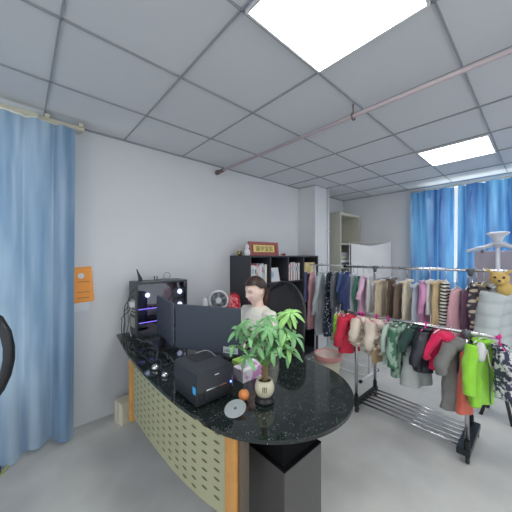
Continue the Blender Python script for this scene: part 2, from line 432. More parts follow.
bm = NB(); box(bm, (.822, .728, .585), (1.092, .985, .592)); box(bm, (.84, .75, .592), (1.08, .975, DZ - .018)); part('pedestal_top', bm, mat('matt_black_plate', (.008, .008, .009), .85, spec=.1), desk)
bm = NB(); box(bm, (1.0, 2.2, 0), (1.25, 2.6, .6), .003); part('drawer_unit', bm, M['pedl'], desk)

# ------------------------------------------------------------------ computer tower
A = (.775, 2.45, DZ); B = (1.27, 2.67, DZ + .50)
pc = thing('computer_tower', 'black computer tower with glass side and white glowing fans on the desk', 'computer', (1.02, 2.56, DZ))
bm = NB(); w = .014
box(bm, (A[0], A[1], DZ + .0), (B[0], B[1], DZ + .03), .003); box(bm, (A[0], A[1], B[2] - .02), (B[0], B[1], B[2]), .003)
box(bm, (A[0], B[1] - w, DZ + .03), (B[0], B[1], B[2] - .02)); box(bm, (B[0] - w, A[1], DZ + .03), (B[0], B[1], B[2] - .02), .002)
box(bm, (A[0], A[1], DZ + .03), (A[0] + w, B[1] - w, B[2] - .02), .002)
part('case', bm, M['pc'], pc)
bm = NB(); box(bm, (A[0] - .002, A[1] + .05, DZ + .08), (A[0] + .001, A[1] + .17, DZ + .17)); 
for k in range(5): box(bm, (A[0] - .003, A[1] + .04, DZ + .2 + k * .03), (A[0] + .001, A[1] + .16, DZ + .215 + k * .03))
part('rear_port_panel', bm, M['alu'], pc)
part('glass_side', box(NB(), (A[0] + .012, A[1] + .001, DZ + .03), (B[0] - .012, A[1] + .004, B[2] - .02)), M['tglass'], pc)
part('motherboard', box(NB(), (A[0] + .06, B[1] - .03, DZ + .16), (A[0] + .33, B[1] - .016, B[2] - .05)), M['grey'], pc)
bm = NB(); box(bm, (A[0] + .03, A[1] + .05, DZ + .19), (A[0] + .30, A[1] + .18, DZ + .235), .004); part('graphics_card', bm, M['grey'], pc)
bm = NB(); box(bm, (A[0] + .03, A[1] + .045, DZ + .24), (A[0] + .30, A[1] + .05, DZ + .248)); box(bm, (A[0] + .03, A[1] + .02, DZ + .12), (A[0] + .30, A[1] + .03, DZ + .126))
box(bm, (A[0] + .06, A[1] + .03, DZ + .065), (A[0] + .34, A[1] + .035, DZ + .075)); part('light_strip', bm, M['led_p'], pc)
part('power_shroud', box(NB(), (A[0] + .02, A[1] + .02, DZ + .03), (B[0] - .13, B[1] - .03, DZ + .11)), M['black'], pc)
def fan(c, r, ax=(0, -1, 0)):
    bm = NB(); x, y = frame_of(V(ax)); c = V(c); n = V(ax)
    tube(bm, [c + (x * math.cos(a) + y * math.sin(a)) * r for a in [k * math.pi / 14 for k in range(28)]], .006, closed=True, seg=6)
    lathe(bm, c, [(r * .3, -.01), (r * .3, .008), (.001, .012)], axis=ax, seg=14)
    for k in range(7):
        a = k * 6.283 / 7; d = (x * math.cos(a) + y * math.sin(a)); e = (x * math.cos(a + .5) + y * math.sin(a + .5))
        fac([c + d * r * .28, c + e * r * .28 - n * .008, c + e * r * .92 - n * .008, c + d * r * .92 + n * .004], bm)
    return bm
for p, r in (((A[0] + .115, A[1] + .07, DZ + .37), .045), ((B[0] - .065, A[1] + .05, DZ + .38), .052), ((B[0] - .065, A[1] + .05, DZ + .25), .052)):
    f = part('cooling_fan', fan(p, r), M['grey'], pc)
    part('fan_glow', lathe(NB(), (p[0], p[1] - .012, p[2]), [(r * .5, 0), (r * .48, .006)], axis=(0, -1, 0)), M['led_w'], f)
bm = NB(); box(bm, (A[0] + .29, A[1] + .08, DZ + .27), (A[0] + .37, A[1] + .1, DZ + .46), .002); part('radiator_panel', bm, M['pinkp'], pc)
bm = NB()
tube(bm, smoothpts([(A[0] + .30, A[1] + .06, DZ + .45), (A[0] + .36, A[1] + .05, DZ + .37), (A[0] + .30, A[1] + .06, DZ + .28)]), .008); part('cooling_hose', bm, M['black'], pc, True)
bm = NB(); rings(bm, [[V((.86 + a * .02 + s, 2.60, 1.26 + h)) for a, s in ((-1, 0), (1, 0))] + [V((.86 + a * .02, 2.612, 1.26 + h)) for a in (1, -1)] for h in (0,)] + [[V((.86 + a * w_ + o_, y_, 1.26 + h)) for a, y_ in ((-1, 2.60), (1, 2.60), (1, 2.612), (-1, 2.612))] for w_, o_, h in ((.016, -.005, .03), (.009, -.02, .07), (.002, -.035, .115))])
single('antenna', bm, M['black'], 'small black shark fin shaped antenna standing on the computer tower', 'antenna')
bm = NB(); tube(bm, [(1.12 + .035 * math.cos(a), 2.60, 1.262 + .037 + .033 * math.sin(a)) for a in [k * .393 for k in range(16)]], .0025, closed=True, seg=6)
tube(bm, smoothpts([(1.09, 2.60, 1.275), (1.05, 2.59, 1.265), (1.02, 2.58, 1.263)]), .0025, seg=6)
single('cable_loop', bm, M['grey'], 'thin looped cable lying upright on top of the computer tower', 'cable', smooth=True)
bm = NB()
for x in (1.0, 1.025): tube(bm, [(x, 2.62, 1.26), (x, 2.62, 1.30)], .005, seg=8)
single('usb_dongle', bm, M['blackm'], 'pair of tiny black stubs standing on the computer tower', 'dongle', smooth=True)
o = thing('power_adapter', 'small white adapter hanging among cables at the rear of the tower', 'adapter', (.755, 2.5, 1.05))
bm = NB(); box(bm, (.735, 2.49, 1.035), (.772, 2.54, 1.085), .005); part('adapter_body', bm, M['white'], o)
part('adapter_lead', tube(NB(), smoothpts([(.75, 2.51, 1.04), (.73, 2.52, .95), (.74, 2.53, .82), (.75, 2.52, .765)]), .003, seg=6), M['white'], o, True)
# cables
rc = random.Random(3)
for k in range(4):
    y = 2.50 + k * .045; bm = NB(); sw = rc.uniform(.04, .09)
    tube(bm, smoothpts([(.772, y, 1.2 - k * .07), (.772 - sw, y + .01, 1.1 - k * .06), (.772 - sw, y, .9), (.70, y - .02, .775), (.76, y - .12, .768), (.84, y - .2, .768)]), .0035, seg=6)
    single('computer_cable', bm, M['black'], 'black cable drooping from the back of the computer tower', 'cable', 'cables behind the computer tower', True)
for k in range(9):
    pts = []; x, y = rc.uniform(.70, .78), rc.uniform(2.1, 2.42); a = rc.uniform(-1.8, -1.0)
    for j in range(9):
        pts.append((x, y, DZ + .005 + (rc.random() * .03 if j % 2 else 0)))
        a += rc.uniform(-.9, .9); a = max(-2.6, min(-.2, a)); x += .085 * math.cos(a); y += .085 * math.sin(a)
        x = min(.80 if y > 1.8 else .78, max(.665, x)); y = max(1.42, y)
    single('desk_cable', tube(NB(), smoothpts(pts, 5), .0035, seg=6), M['black'] if k % 3 else M['grey'], 'tangled cable lying on the desk in front of the computer tower', 'cable', 'tangled cables on the desk', True)
for (x, y, s, lab) in ((.655, 1.70, .026, 'shiny round metallic gadget on the desk edge, farther from the printer'), (.66, 1.56, .022, 'shiny round metallic gadget on the desk edge, nearer to the printer')):
    bm = NB(); lathe(bm, (x, y, DZ), [(s, 0), (s, s * .5), (s * .8, s), (s * .4, s * 1.25), (.001, s * 1.3)])
    single('round_gadget', bm, M['steel'], lab, 'gadget', smooth=True)
o = thing('keyboard', 'black keyboard on the desk before the seated person', 'keyboard', (1.16, 1.68, DZ))
bm = NB(); box(bm, (1.09, 1.50, DZ), (1.22, 1.90, DZ + .015), .004); part('keyboard_case', bm, M['black'], o)
bm = NB()
for i in range(5):
    for j in range(15): box(bm, (1.10 + i * .023, 1.51 + j * .0255, DZ + .015), (1.119 + i * .023, 1.532 + j * .0255, DZ + .021))
part('keys', bm, M['grey'], o)

# monitors
def monitor(pl, pr, zt, zb, lab, sticker, face):
    pl, pr = V((*pl, 0)), V((*pr, 0)); d = (pr - pl).normalized(); n = V((0, 0, 1)).cross(d); n = n if n.x > 0 else -n   # towards person
    c = (pl + pr) / 2; W = (pr - pl).length
    o = thing('computer_monitor', lab, 'monitor', (c + V((0, 0, DZ))), 0)
    def slab(bm, s0, s1, z0, z1, t0, t1, bev=0):
        m = Matrix(((d.x, n.x, 0, c.x), (d.y, n.y, 0, c.y), (0, 0, 1, 0), (0, 0, 0, 1)))
        box(bm, (s0, t0, z0), (s1, t1, z1), bev, mtx=m)
    bm = NB(); slab(bm, -W / 2, W / 2, zb, zt, 0, .022, .005); part('shell', bm, M['mon'], o)
    bm = NB(); slab(bm, -W / 2 + .008, W / 2 - .008, zb + .012, zt - .008, .0215, .0235); part('screen', bm, M['screen'], o)
    bm = NB(); slab(bm, -.025, .025, DZ + .01, zb + .01, .003, .02) ; slab(bm, -.025, .025, DZ + .012, zb + .012, -.02, -.001, .003); part('stand', bm, M['blackm'], o)
    bm = NB(); slab(bm, -.11, .11, DZ, DZ + .012, -.09, .09, .004); part('stand_base', bm, M['blackm'], o)
    if sticker:
        bm = NB(); slab(bm, W / 2 - .125, W / 2 - .015, zb + .012, zb + .055, -.003, .0005); s = part('sticker', bm, M['steamw'], o)
        bm = NB()
        for k in range(9): slab(bm, W / 2 - .115 + k * .0095, W / 2 - .111 + k * .0095 + (k % 2) * .002, zb + .02, zb + .038, -.0036, -.003)
        part('printed_bars', bm, M['grey'], s)
    return o
monitor((.858, 1.845), (1.109, 1.385), 1.14, .815, 'wide dark monitor seen from behind, the one nearest the seated person', True, 1)
monitor((.900, 2.31), (.832, 1.86), 1.15, .83, 'dark monitor seen edge on beside the computer tower', False, 1)

# label printer
pr = thing('label_printer', 'black box shaped label printer with blue sticker on the desk edge', 'printer', (.74, 1.23, DZ))
a, b = (.628, 1.112), (.845, 1.36)
bm = NB(); box(bm, (a[0], a[1], DZ + .01), (b[0], b[1], DZ + .085), .008); part('printer_base', bm, M['black'], pr)
bm = NB()
prof = [(a[0], DZ + .082), (a[0], DZ + .165), (a[0] + .015, DZ + .175), (b[0] - .015, DZ + .175), (b[0], DZ + .165), (b[0], DZ + .082)]
rings(bm, [[V((x, y, z)) for x, z in prof] for y in (a[1], b[1])]); part('printer_lid', bm, mat('printer_lid_plastic', (.032, .036, .045), .45), pr)
bm = NB(); box(bm, (a[0] + .06, a[1] + .13, DZ + .174), (b[0] - .04, b[1] - .02, DZ + .1775), .001); part('lid_window', bm, M['black'], pr)
bm = NB(); tube(bm, smoothpts([(b[0] - .03, a[1] + .13, DZ + .176), (b[0] - .018, b[1] - .06, DZ + .178), (b[0] - .03, b[1] - .012, DZ + .179), (a[0] + .12, b[1] - .010, DZ + .176)]), .0025, seg=6); part('paper_edge', bm, M['alu'], pr, True)
bm = NB(); box(bm, (a[0] + .05, a[1] - .003, DZ + .075), (b[0] - .045, a[1] + .002, DZ + .082)); part('paper_slot', bm, M['steel'], pr)
bm = NB(); box(bm, (a[0] + .04, a[1] - .006, DZ + .03), (b[0] - .03, a[1] + .002, DZ + .068), .003); part('front_flap', bm, M['black'], pr)
bm = NB(); box(bm, (a[0] + .10, a[1] - .001, DZ + .138), (a[0] + .125, a[1] + .002, DZ + .143)); part('name_badge', bm, M['white'], pr)
bm = NB(); box(bm, (b[0] - .022, a[1] - .004, DZ + .072), (b[0] - .015, a[1] + .002, DZ + .08)); part('status_light', bm, M['led_b'], pr)
bm = NB(); box(bm, (b[0] - .012, a[1] - .004, DZ + .05), (b[0] - .005, a[1] + .004, DZ + .11), .002); part('release_tab', bm, M['grey'], pr)
bm = NB(); box(bm, (a[0] - .001, a[1] + .015, DZ + .065), (a[0] + .001, a[1] + .042, DZ + .10)); part('blue_sticker', bm, mat('sky_blue_label', (.05, .42, .85), .5), pr)

# orange, disc, tissue box, green packet
o = thing('orange_fruit', 'small orange fruit on the desk beside the shiny disc', 'fruit', (.85, 1.03, DZ))
bm = NB(); blob(bm, (.85, 1.03, DZ + .028), (.028, .028, .027), 20); part('peel', bm, M['orange'], o, True)
bm = NB(); blob(bm, (.85, 1.03, DZ + .0555), (.004, .004, .003), 8); part('fruit_stem', bm, M['stem'], o, True)
dc = V((.752, .975, DZ + .02)); ax = V((-.30, -.10, .9)).normalized()
o = thing('optical_disc', 'shiny round silver disc leaning by the orange fruit', 'disc', (.752, .975, DZ))
bm = NB(); x, y = frame_of(ax)
rr = [[dc + (x * math.cos(t) + y * math.sin(t)) * r + ax * h for t in [k * 6.283 / 32 for k in range(32)]] for r, h in ((.004, 0), (.052, 0), (.052, .0015), (.004, .0015))]
rings(bm, rr, closed=True); part('disc_face', bm, M['disc'], o)
rr = [[dc + (x * math.cos(t) + y * math.sin(t)) * r + ax * h for t in [k * 6.283 / 24 for k in range(24)]] for r, h in ((.0039, -.0005), (.009, -.0005), (.009, .002), (.0039, .002))]
bm = NB(); rings(bm, rr, closed=True); part('disc_hub', bm, M['steel'], o)
tb = thing('tissue_box', 'white and purple flowered tissue box on the desk behind the plant pot', 'tissue box', (1.02, 1.22, DZ), R(8))
bm = NB(); box(bm, (.955, 1.165, DZ), (1.135, 1.265, DZ + .07), .003); part('carton', bm, pattern('flower_print', 'camo', (.72, .70, .74), (.55, .25, .5), 14, .5), tb)
bm = NB(); rings(bm, [[V((1.045 + math.cos(t) * r_ + .006 * math.sin(3 * t), 1.215 + math.sin(t) * r_ * .4 + q, DZ + z)) for t in [k * .5236 for k in range(12)]] for r_, z, q in ((.03, .069, 0), (.028, .085, .004), (.04, .10, -.004), (.012, .115, .003))])
part('tissue', bm, M['paper'], tb, True)
bm = NB(); box(bm, (1.02, 1.29, DZ), (1.13, 1.36, DZ + .07), .008, mtx=None); single('snack_packet', bm, mat('lime_packet', (.35, .6, .12), .4), 'lime green packet on the desk behind the flowered tissue box', 'packet')

# ------------------------------------------------------------------ potted plant
PX, PY = .925, .955
pp = thing('potted_plant', 'green money tree in a round cream pot on the desk', 'plant', (PX, PY, DZ))
bm = NB(); lathe(bm, (PX, PY, DZ), [(.044, 0), (.05, .004), (.05, .012), (.036, .02), (.036, .026), (.046, .032)], 28); part('saucer', bm, M['black'], pp, True)
bm = NB(); lathe(bm, (PX, PY, DZ + .026), [(.026, 0), (.042, .012), (.050, .035), (.050, .055), (.042, .08), (.037, .086), (.034, .083), (.036, .072), (.001, .070)], 32); part('pot', bm, M['pot'], pp, True)
bm = NB(); lathe(bm, (PX, PY, DZ + .094), [(.035, 0), (.030, .008), (.001, .012)], 20); part('soil', bm, M['soil'], pp, True)
bm = NB(); f = -(V((PX, PY, 0)).normalized())
for k in (-1, 0, 1):
    q = V((PX, PY, 0)) + (f + RT * k * .17).normalized() * .0505
    tube(bm, [q + V((0, 0, DZ + .065)), q + V((0, 0, DZ + .092))], [.0015, .002], seg=6)
part('painted_mark', bm, M['dark'], pp)
rl = random.Random(21)
base = V((PX, PY, DZ + .10)); heads = []
bm = NB()
for k in range(4):
    a = k * 1.57; pts = [base + V((.012 * math.cos(a + z * 60), .012 * math.sin(a + z * 60), z)) for z in (0, .02, .04, .06, .08)]
    tube(bm, pts, .006, seg=8)
part('trunk', bm, M['stem'], pp, True)
hd = [(-.02, .02, .12), (-.09, 0, .14), (-.14, .02, .17), (-.10, -.04, .06), (-.05, .0, .19), (.0, .03, .22), (.03, -.02, .15), (.06, .0, .19), (.085, .03, .24), (.085, -.02, .10), (.10, .02, .06), (.05, .05, .10), (.02, -.05, .09),
      (-.06, .06, .10), (-.12, .0, .205), (-.05, -.03, .11), (.05, -.02, .12), (.0, -.03, .185), (.11, .02, .255), (.075, .0, .17), (-.16, -.01, .10), (.12, -.01, .15), (-.02, .05, .16)]
sb = NB(); lb = NB(); lb2 = NB()
for i, (x, y, z) in enumerate(hd):
    top = base + RT * (x * 1.06 + .02) + FW * y + V((0, 0, z * 1.05 + .075)); st = base + V((0, 0, .07))
    tube(sb, smoothpts([st, st.lerp(top, .5) + V((0, 0, .02)), top], 3), [.003] * 6 + [.0015], seg=6)
    L = lb2 if i in (8, 9, 19, 18) else lb  # a few clusters take a paler green
    up = (V((0, 0, 1)) - FW * rl.uniform(-.1, .9) + RT * (x * 2 + rl.uniform(-.5, .5))).normalized(); xx, yy = frame_of(up); n = rl.choice((5, 6, 7))
    a0 = rl.uniform(0, 6)
    for k in range(n):
        a = a0 + k * 6.283 / n; d = xx * math.cos(a) + yy * math.sin(a); s = up.cross(d); ln = rl.uniform(.055, .082)
        rows = []
        for j in range(7):
            t = j / 6; w = .0108 * math.sin(math.pi * (t * .9 + .04)) ** .8 * (1.15 if t > .4 else 1)
            p = top + d * ln * t + up * (.012 * math.sin(t * 2) - .032 * t * t) + V((0, 0, -.012 * t * t))
            rows.append([L.verts.new(p - s * w + up * .003), L.verts.new(p), L.verts.new(p + s * w + up * .003)])
        for r0, r1 in zip(rows, rows[1:]):
            for q in (0, 1): L.faces.new((r0[q], r0[q + 1], r1[q + 1], r1[q]))
part('stems', sb, mat('green_stem', (.16, .3, .08), .6), pp, True)
part('foliage', lb, M['leaf'], pp, True); part('pale_foliage', lb2, M['leafl'], pp, True)

# ------------------------------------------------------------------ bookcase and what stands on it
bc = thing('bookcase', 'charcoal open bookcase against the wall behind the seated person', 'bookcase', (2.74, 2.55, 0))
bx0, bx1, by0, by1, bt = 2.03, 3.44, 2.35, 2.745, 1.505
for x in (bx0, bx1 - .022): part('side_panel', box(NB(), (x, by0, 0), (x + .022, by1, bt - .022), .001), M['shelf'], bc)
part('top_panel', box(NB(), (bx0, by0, bt - .022), (bx1, by1, bt), .001), M['shelf'], bc)
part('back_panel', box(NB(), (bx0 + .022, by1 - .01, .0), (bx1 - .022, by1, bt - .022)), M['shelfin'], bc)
cw = (bx1 - bx0 - .022) / 4
for k in (1, 2, 3): part('divider', box(NB(), (bx0 + cw * k, by0 + .002, 0), (bx0 + cw * k + .022, by1 - .01, bt - .022)), M['shelf'], bc)
SH = [1.155, .79, .43, .06]
for c in range(4):
    for z in SH: part('shelf', box(NB(), (bx0 + cw * c + .022, by0 + .004, z - .02), (bx0 + cw * (c + 1), by1 - .01, z)), M['shelf'], bc)
bookcols = [(.7, .68, .66), (.6, .62, .66), (.62, .25, .28), (.65, .66, .7), (.5, .55, .62), (.3, .5, .5), (.72, .68, .55), (.7, .7, .7), (.1, .12, .2), (.55, .1, .12), (.12, .12, .14), (.75, .75, .75)]
BM = [mat('book_cover_%d' % i, c, .6) for i, c in enumerate(bookcols)]
cn = {0: 'white', 1: 'pale grey', 2: 'dusty red', 3: 'off-white', 4: 'grey blue', 5: 'teal', 6: 'cream', 7: 'light', 8: 'navy', 9: 'crimson', 10: 'black', 11: 'bright white'}
def book(x, w, h, d, z, ci, lab, g):
    o = thing('book', lab, 'book', (x + w / 2, by0 + .03 + d / 2, z), 0, g); y = by0 + .03
    bm = NB(); box(bm, (x, y, z), (x + .002, y + d, z + h)); box(bm, (x + w - .002, y, z), (x + w, y + d, z + h)); box(bm, (x + .002, y, z), (x + w - .002, y + .002, z + h))
    part('cover', bm, BM[ci], o)
    part('page_block', box(NB(), (x + .0022, y + .0022, z + .003), (x + w - .0022, y + d - .004, z + h - .004)), M['paper'], o)
    part('spine_label', box(NB(), (x + w * .2, y - .0008, z + h * .55), (x + w * .8, y, z + h * .8)), BM[(ci + 5) % 12], o)
rb = random.Random(9)
seq = [(0, .02), (0, .055), (3, .03), (2, .022), (1, .03), (7, .035), (4, .03), (5, .018), (6, .04)]
x = bx0 + .03
ordn = ['first', 'second', 'third', 'fourth', 'fifth', 'sixth', 'seventh', 'eighth', 'ninth']
for i, (ci, w) in enumerate(seq):
    book(x, w, rb.uniform(.215, .255), .2, SH[0], ci, '%s book upright in the left top cell of the bookcase, %s from the left' % (cn[ci], ordn[i]), 'books in the left top cell'); x += w + .001
seq = [(8, .012), (11, .03), (9, .022), (0, .035), (10, .02), (11, .03), (2, .015), (3, .03), (10, .02), (0, .04)]
x = bx0 + cw * 2 + .03
ordn.append('last')
for i, (ci, w) in enumerate(seq):
    book(x, w, rb.uniform(.225, .265), .2, SH[0], ci, '%s book upright in the third top cell of the bookcase, %s from the left' % (cn[ci], ordn[i]), 'books in the third top cell'); x += w + .001
for (c, row, lab) in ((0, 1, 'second row down, left cell'), (1, 1, 'second row down, second cell'), (2, 1, 'second row down, third cell')):
    x = bx0 + cw * c + .04
    for i in range(5):
        ci = rb.randrange(12); w = rb.uniform(.025, .045)
        book(x, w, rb.uniform(.2, .27), .2, SH[row], ci, 'book upright in the bookcase, %s' % lab, 'books, ' + lab); x += w + .001
o = thing('greeting_card', 'white card with a pale blue picture leaning in the second top cell', 'card', (2.52, 2.45, SH[0]))
m4 = Matrix.Translation((2.52, 2.42, SH[0])) @ Matrix.Rotation(R(-12), 4, 'X')
part('card_sheet', box(NB(), (-.10, 0, 0), (.12, .012, .19), mtx=m4), M['paper'], o)
bm = NB(); lathe(bm, (0, 0, 0), [(.045, 0), (.045, .001)], axis=(0, -1, 0)); bm.transform(m4 @ Matrix.Translation((-.03, -.0005, .10))); part('printed_picture', bm, mat('pale_blue_print', (.3, .5, .72), .6), o)
ym = mat('pale_yellow_card', (.72, .58, .22), .6)
k = 0
for (x, z, pos) in ((bx0 + cw * 3 + .035, 0, 'lower left'), (bx0 + cw * 3 + .17, 0, 'lower right'), (bx0 + cw * 3 + .035, .085, 'upper left'), (bx0 + cw * 3 + .17, .085, 'upper right')):
    o = thing('small_carton', 'small yellow carton in the right top cell of the bookcase, %s of four' % pos, 'box', (x + .06, 2.42, SH[0] + .07 + z), 0, 'yellow cartons')
    part('carton_body', box(NB(), (x, 2.37, SH[0] + .08 + z), (x + .13, 2.50, SH[0] + .16 + z), .002), ym, o)
    part('carton_band', box(NB(), (x + .045, 2.369, SH[0] + .082 + z), (x + .085, 2.3705, SH[0] + .158 + z)), M['creamp'], o)
bm = NB(); box(bm, (bx0 + cw * 3 + .03, 2.365, SH[0]), (bx1 - .03, 2.55, SH[0] + .08), .003); single('dark_storage_box', bm, M['pedl'], 'dark box under the yellow cartons in the bookcase', 'box')

# top of bookcase
o = thing('calligraphy_plaque', 'dark red framed plaque with gold panel of characters on the bookcase', 'plaque', (2.42, 2.5, bt))
mp = Matrix.Translation((2.385, 2.46, bt)) @ Matrix.Rotation(R(-6), 4, 'X')
def lb_(bm, a, b, bev=0): return box(bm, a, b, bev, mtx=mp)
bm = NB(); lb_(bm, (-.265, 0, .0), (.265, .02, .18), .003); part('plaque_board', bm, M['darkred'], o)
bm = NB()
for a, b in (((-.265, -.012, 0), (.265, 0, .03)), ((-.265, -.012, .15), (.265, 0, .18)), ((-.265, -.012, .03), (-.225, 0, .15)), ((.225, -.012, .03), (.265, 0, .15))): lb_(bm, a, b, .003)
part('plaque_frame', bm, mat('brown_red_wood', (.36, .10, .09), .35), o)
bm = NB(); lb_(bm, (-.19, -.004, .045), (.19, 0, .14)); part('gold_panel', bm, M['gold'], o)
cu = bpy.data.curves.new('plaque_characters', 'FONT'); cu.body = '诚中宝信'; cu.size = .075; cu.align_x = 'CENTER'; cu.extrude = .001; cu.space_character = 1.15
t_ = bpy.data.objects.new('plaque_characters', cu); COL.objects.link(t_)
bpy.context.view_layer.update()
me = bpy.data.meshes.new_from_object(t_.evaluated_get(bpy.context.evaluated_depsgraph_get())); bpy.data.objects.remove(t_)
bm = NB(); bm.from_mesh(me); bm.transform(mp @ Matrix.Translation((0, -.0055, .065)) @ Matrix.Rotation(R(90), 4, 'X'))
part('plaque_characters', bm, mat('dark_green_ink', (.05, .07, .02), .5), o)
bm = NB(); lb_(bm, (-.2, .02, 0), (.2, .12, .012)); part('plaque_stand', bm, M['darkred'], o)
o = thing('white_figurine', 'small white figurine on the bookcase left of the red plaque', 'figurine', (2.06, 2.46, bt))
bm = NB(); lathe(bm, (2.075, 2.45, bt), [(.03, 0), (.036, .02), (.038, .05), (.024, .08), (.012, .088)]); part('figurine_body', bm, M['white'], o, True)
bm = NB(); blob(bm, (2.075, 2.45, bt + .108), (.027, .026, .026)); blob(bm, (2.058, 2.45, bt + .132), (.008, .006, .012), 8); blob(bm, (2.09, 2.45, bt + .132), (.008, .006, .012), 8); part('figurine_head', bm, M['white'], o, True)
o = thing('brass_cup', 'small brass coloured pot at the left end of the bookcase top', 'cup', (2.06, 2.58, bt))
bm = NB(); lathe(bm, (2.07, 2.60, bt), [(.022, 0), (.034, .015), (.036, .04), (.028, .05), (.032, .058), (.028, .056), (.024, .045), (.001, .02)]); part('cup_body', bm, mat('old_brass', (.35, .3, .12), .35, .8), o, True)
bm = NB()
for s in (-1, 1): tube(bm, smoothpts([(2.07 + s * .034, 2.60, bt + .045), (2.07 + s * .05, 2.60, bt + .035), (2.07 + s * .035, 2.60, bt + .018)], 4), .004, seg=6)
part('handle', bm, M['gold'], o, True)
bm = NB(); blob(bm, (2.74, 2.45, bt + .016), (.045, .03, .016), 14, fn=lambda c: c * (1 + .12 * math.sin(c.x * 90))); single('dark_stone', bm, M['darkred'], 'small dark reddish stone on the bookcase right of the plaque', 'ornament', smooth=True)
o = thing('cream_ornament', 'small cream upright ornament just behind the right edge of the plaque', 'ornament', (2.73, 2.6, bt))
bm = NB(); lathe(bm, (2.74, 2.60, bt), [(.035, 0), (.03, .02), (.012, .05), (.03, .09), (.022, .12), (.001, .13)]); part('ornament_body', bm, M['creamp'], o, True)

# ------------------------------------------------------------------ side cabinet with fan and red bag
o = thing('side_cabinet', 'low grey side cabinet against the wall behind the monitors', 'cabinet', (1.72, 2.55, 0))
part('carcass', box(NB(), (1.46, 2.34, 0), (2.02, 2.74, .84), .003), M['pedl'], o)
for x in (1.47, 1.745):
    d_ = part('door', box(NB(), (x, 2.325, .05), (x + .265, 2.34, .82), .002), M['pedl'], o)
    part('handle', box(NB(), (x + (.235 if x < 1.6 else .015), 2.312, .5), (x + (.25 if x < 1.6 else .03), 2.325, .62), .002), M['steel'], d_)
fc = V((1.655, 2.45, 1.005)); fd = V((-.60, -.80, -.03)).normalized()
o = thing('desk_fan', 'small white round desk fan beside the red bag', 'fan', (1.655, 2.47, .84))
x, y = frame_of(fd)
bm = NB(); lathe(bm, (fc.x + .01, fc.y + .02, .84), [(.075, 0), (.075, .01), (.06, .02), (.02, .03), (.015, .08)], 28); part('fan_base', bm, M['white'], o, True)
bm = NB(); rr = []
for r, h in ((.092, .02), (.108, .022), (.112, 0), (.108, -.025), (.092, -.025)): rr.append([fc + (x * math.cos(t) + y * math.sin(t)) * r + fd * h for t in [k * 6.283 / 32 for k in range(32)]])
rings(bm, rr, closed=True); part('fan_ring', bm, M['white'], o, True)
bm = NB(); lathe(bm, fc - fd * .025, [(.09, 0), (.06, -.045), (.03, -.07), (.001, -.075)], 24, axis=fd); part('motor_housing', bm, M['white'], o, True)
bm = NB()
for k in range(36):
    t = k * 6.283 / 36; d = x * math.cos(t) + y * math.sin(t); d2 = x * math.cos(t + .3) + y * math.sin(t + .3)
    tube(bm, [fc + d * .03 + fd * .03, fc + d2 * .095 + fd * .02], .0012, seg=4)
part('guard_wires', bm, mat('fan_guard_grey', (.35, .37, .38), .4), o)
part('fan_hub', lathe(NB(), fc + fd * .026, [(.034, 0), (.034, .006), (.028, .01)], axis=fd), M['white'], o)
bm = NB()
for k in range(5):
    a = k * 6.283 / 5; d = x * math.cos(a) + y * math.sin(a); e = x * math.cos(a + .8) + y * math.sin(a + .8)
    fac([fc + d * .015, fc + e * .02, fc + e * .085 + fd * .012, fc + d * .085 - fd * .012], bm)
part('fan_blades', bm, M['grey'], o)
o = thing('round_gadget', 'pale grey rounded gadget just behind the white fan', 'gadget', (1.56, 2.5, .84))
bm = NB(); blob(bm, (1.55, 2.56, .96), (.045, .045, .07)); lathe(bm, (1.55, 2.56, .84), [(.04, 0), (.04, .01), (.015, .02), (.015, .08)]); part('gadget_body', bm, M['white'], o, True)
o = thing('red_bag', 'bright red patterned bag standing beside the white fan', 'bag', (1.86, 2.46, .84))
bm = NB(); rings(bm, [[V((1.86 + a * w_, 2.46 + b * .045 * (1 - .5 * (z / .2) ** 2) , .84 + z)) for a, b in ((-1, -1), (0, -1.15), (1, -1), (1.05, 0), (1, 1), (0, 1.1), (-1, 1), (-1.05, 0))] for z, w_ in ((0, .08), (.03, .088), (.12, .085), (.18, .075), (.2, .065))])
part('bag_body', bm, pattern('red_print', 'camo', (.65, .02, .04), (.75, .25, .28), 22), o, True)
bm = NB(); tube(bm, smoothpts([(1.82, 2.46, 1.035), (1.83, 2.46, 1.06), (1.89, 2.46, 1.06), (1.90, 2.46, 1.035)], 4), .004, seg=6); part('bag_handle', bm, M['red'], o, True)

# ------------------------------------------------------------------ beige cabinet & hanging sheet
o = thing('metal_cabinet', 'tall beige open metal cabinet in the far corner behind the column', 'cabinet', (4.5, 2.55, 0))
c0, c1, d0, d1, ct = 4.12, 4.84, 2.36, 2.745, 2.27
for x in (c0, c1 - .03): part('side_panel', box(NB(), (x, d0, 0), (x + .03, d1, ct), .002), M['cab'], o)
part('top_panel', box(NB(), (c0 + .03, d0, ct - .05), (c1 - .03, d1, ct), .002), M['cab'], o)
part('back_panel', box(NB(), (c0 + .03, d1 - .015, 0), (c1 - .03, d1, ct - .05)), M['cab'], o)
for z in (1.70, 1.28, .85, .43, .06): part('shelf', box(NB(), (c0 + .03, d0 + .004, z), (c1 - .03, d1 - .015, z + .03)), M['cab'], o)
for i, (dx, dz) in enumerate(((0, 0), (.03, .07), (-.01, .14), (.02, .20))):
    bm = NB(); box(bm, (4.2 + dx, 2.42, 1.31 + dz), (4.62 + dx, 2.68, 1.31 + dz + .055), .006)
    single('paper_bundle', bm, (M['grey'], M['paper'], M['cab'], M['lilac'])[i], '%s bundle in the beige cabinet below the upper shelf, %s of its pile' % (('dark grey', 'white', 'beige', 'lilac grey')[i], ('bottom', 'second', 'third', 'top')[i]), 'bundle', 'bundles in the beige cabinet')
bm = NB(); A_ = V((4.38, 2.30, 1.72)); B_ = V((4.885, 1.81, 1.745)); g = []
nn = (B_ - A_).cross(V((0, 0, 1))).normalized()
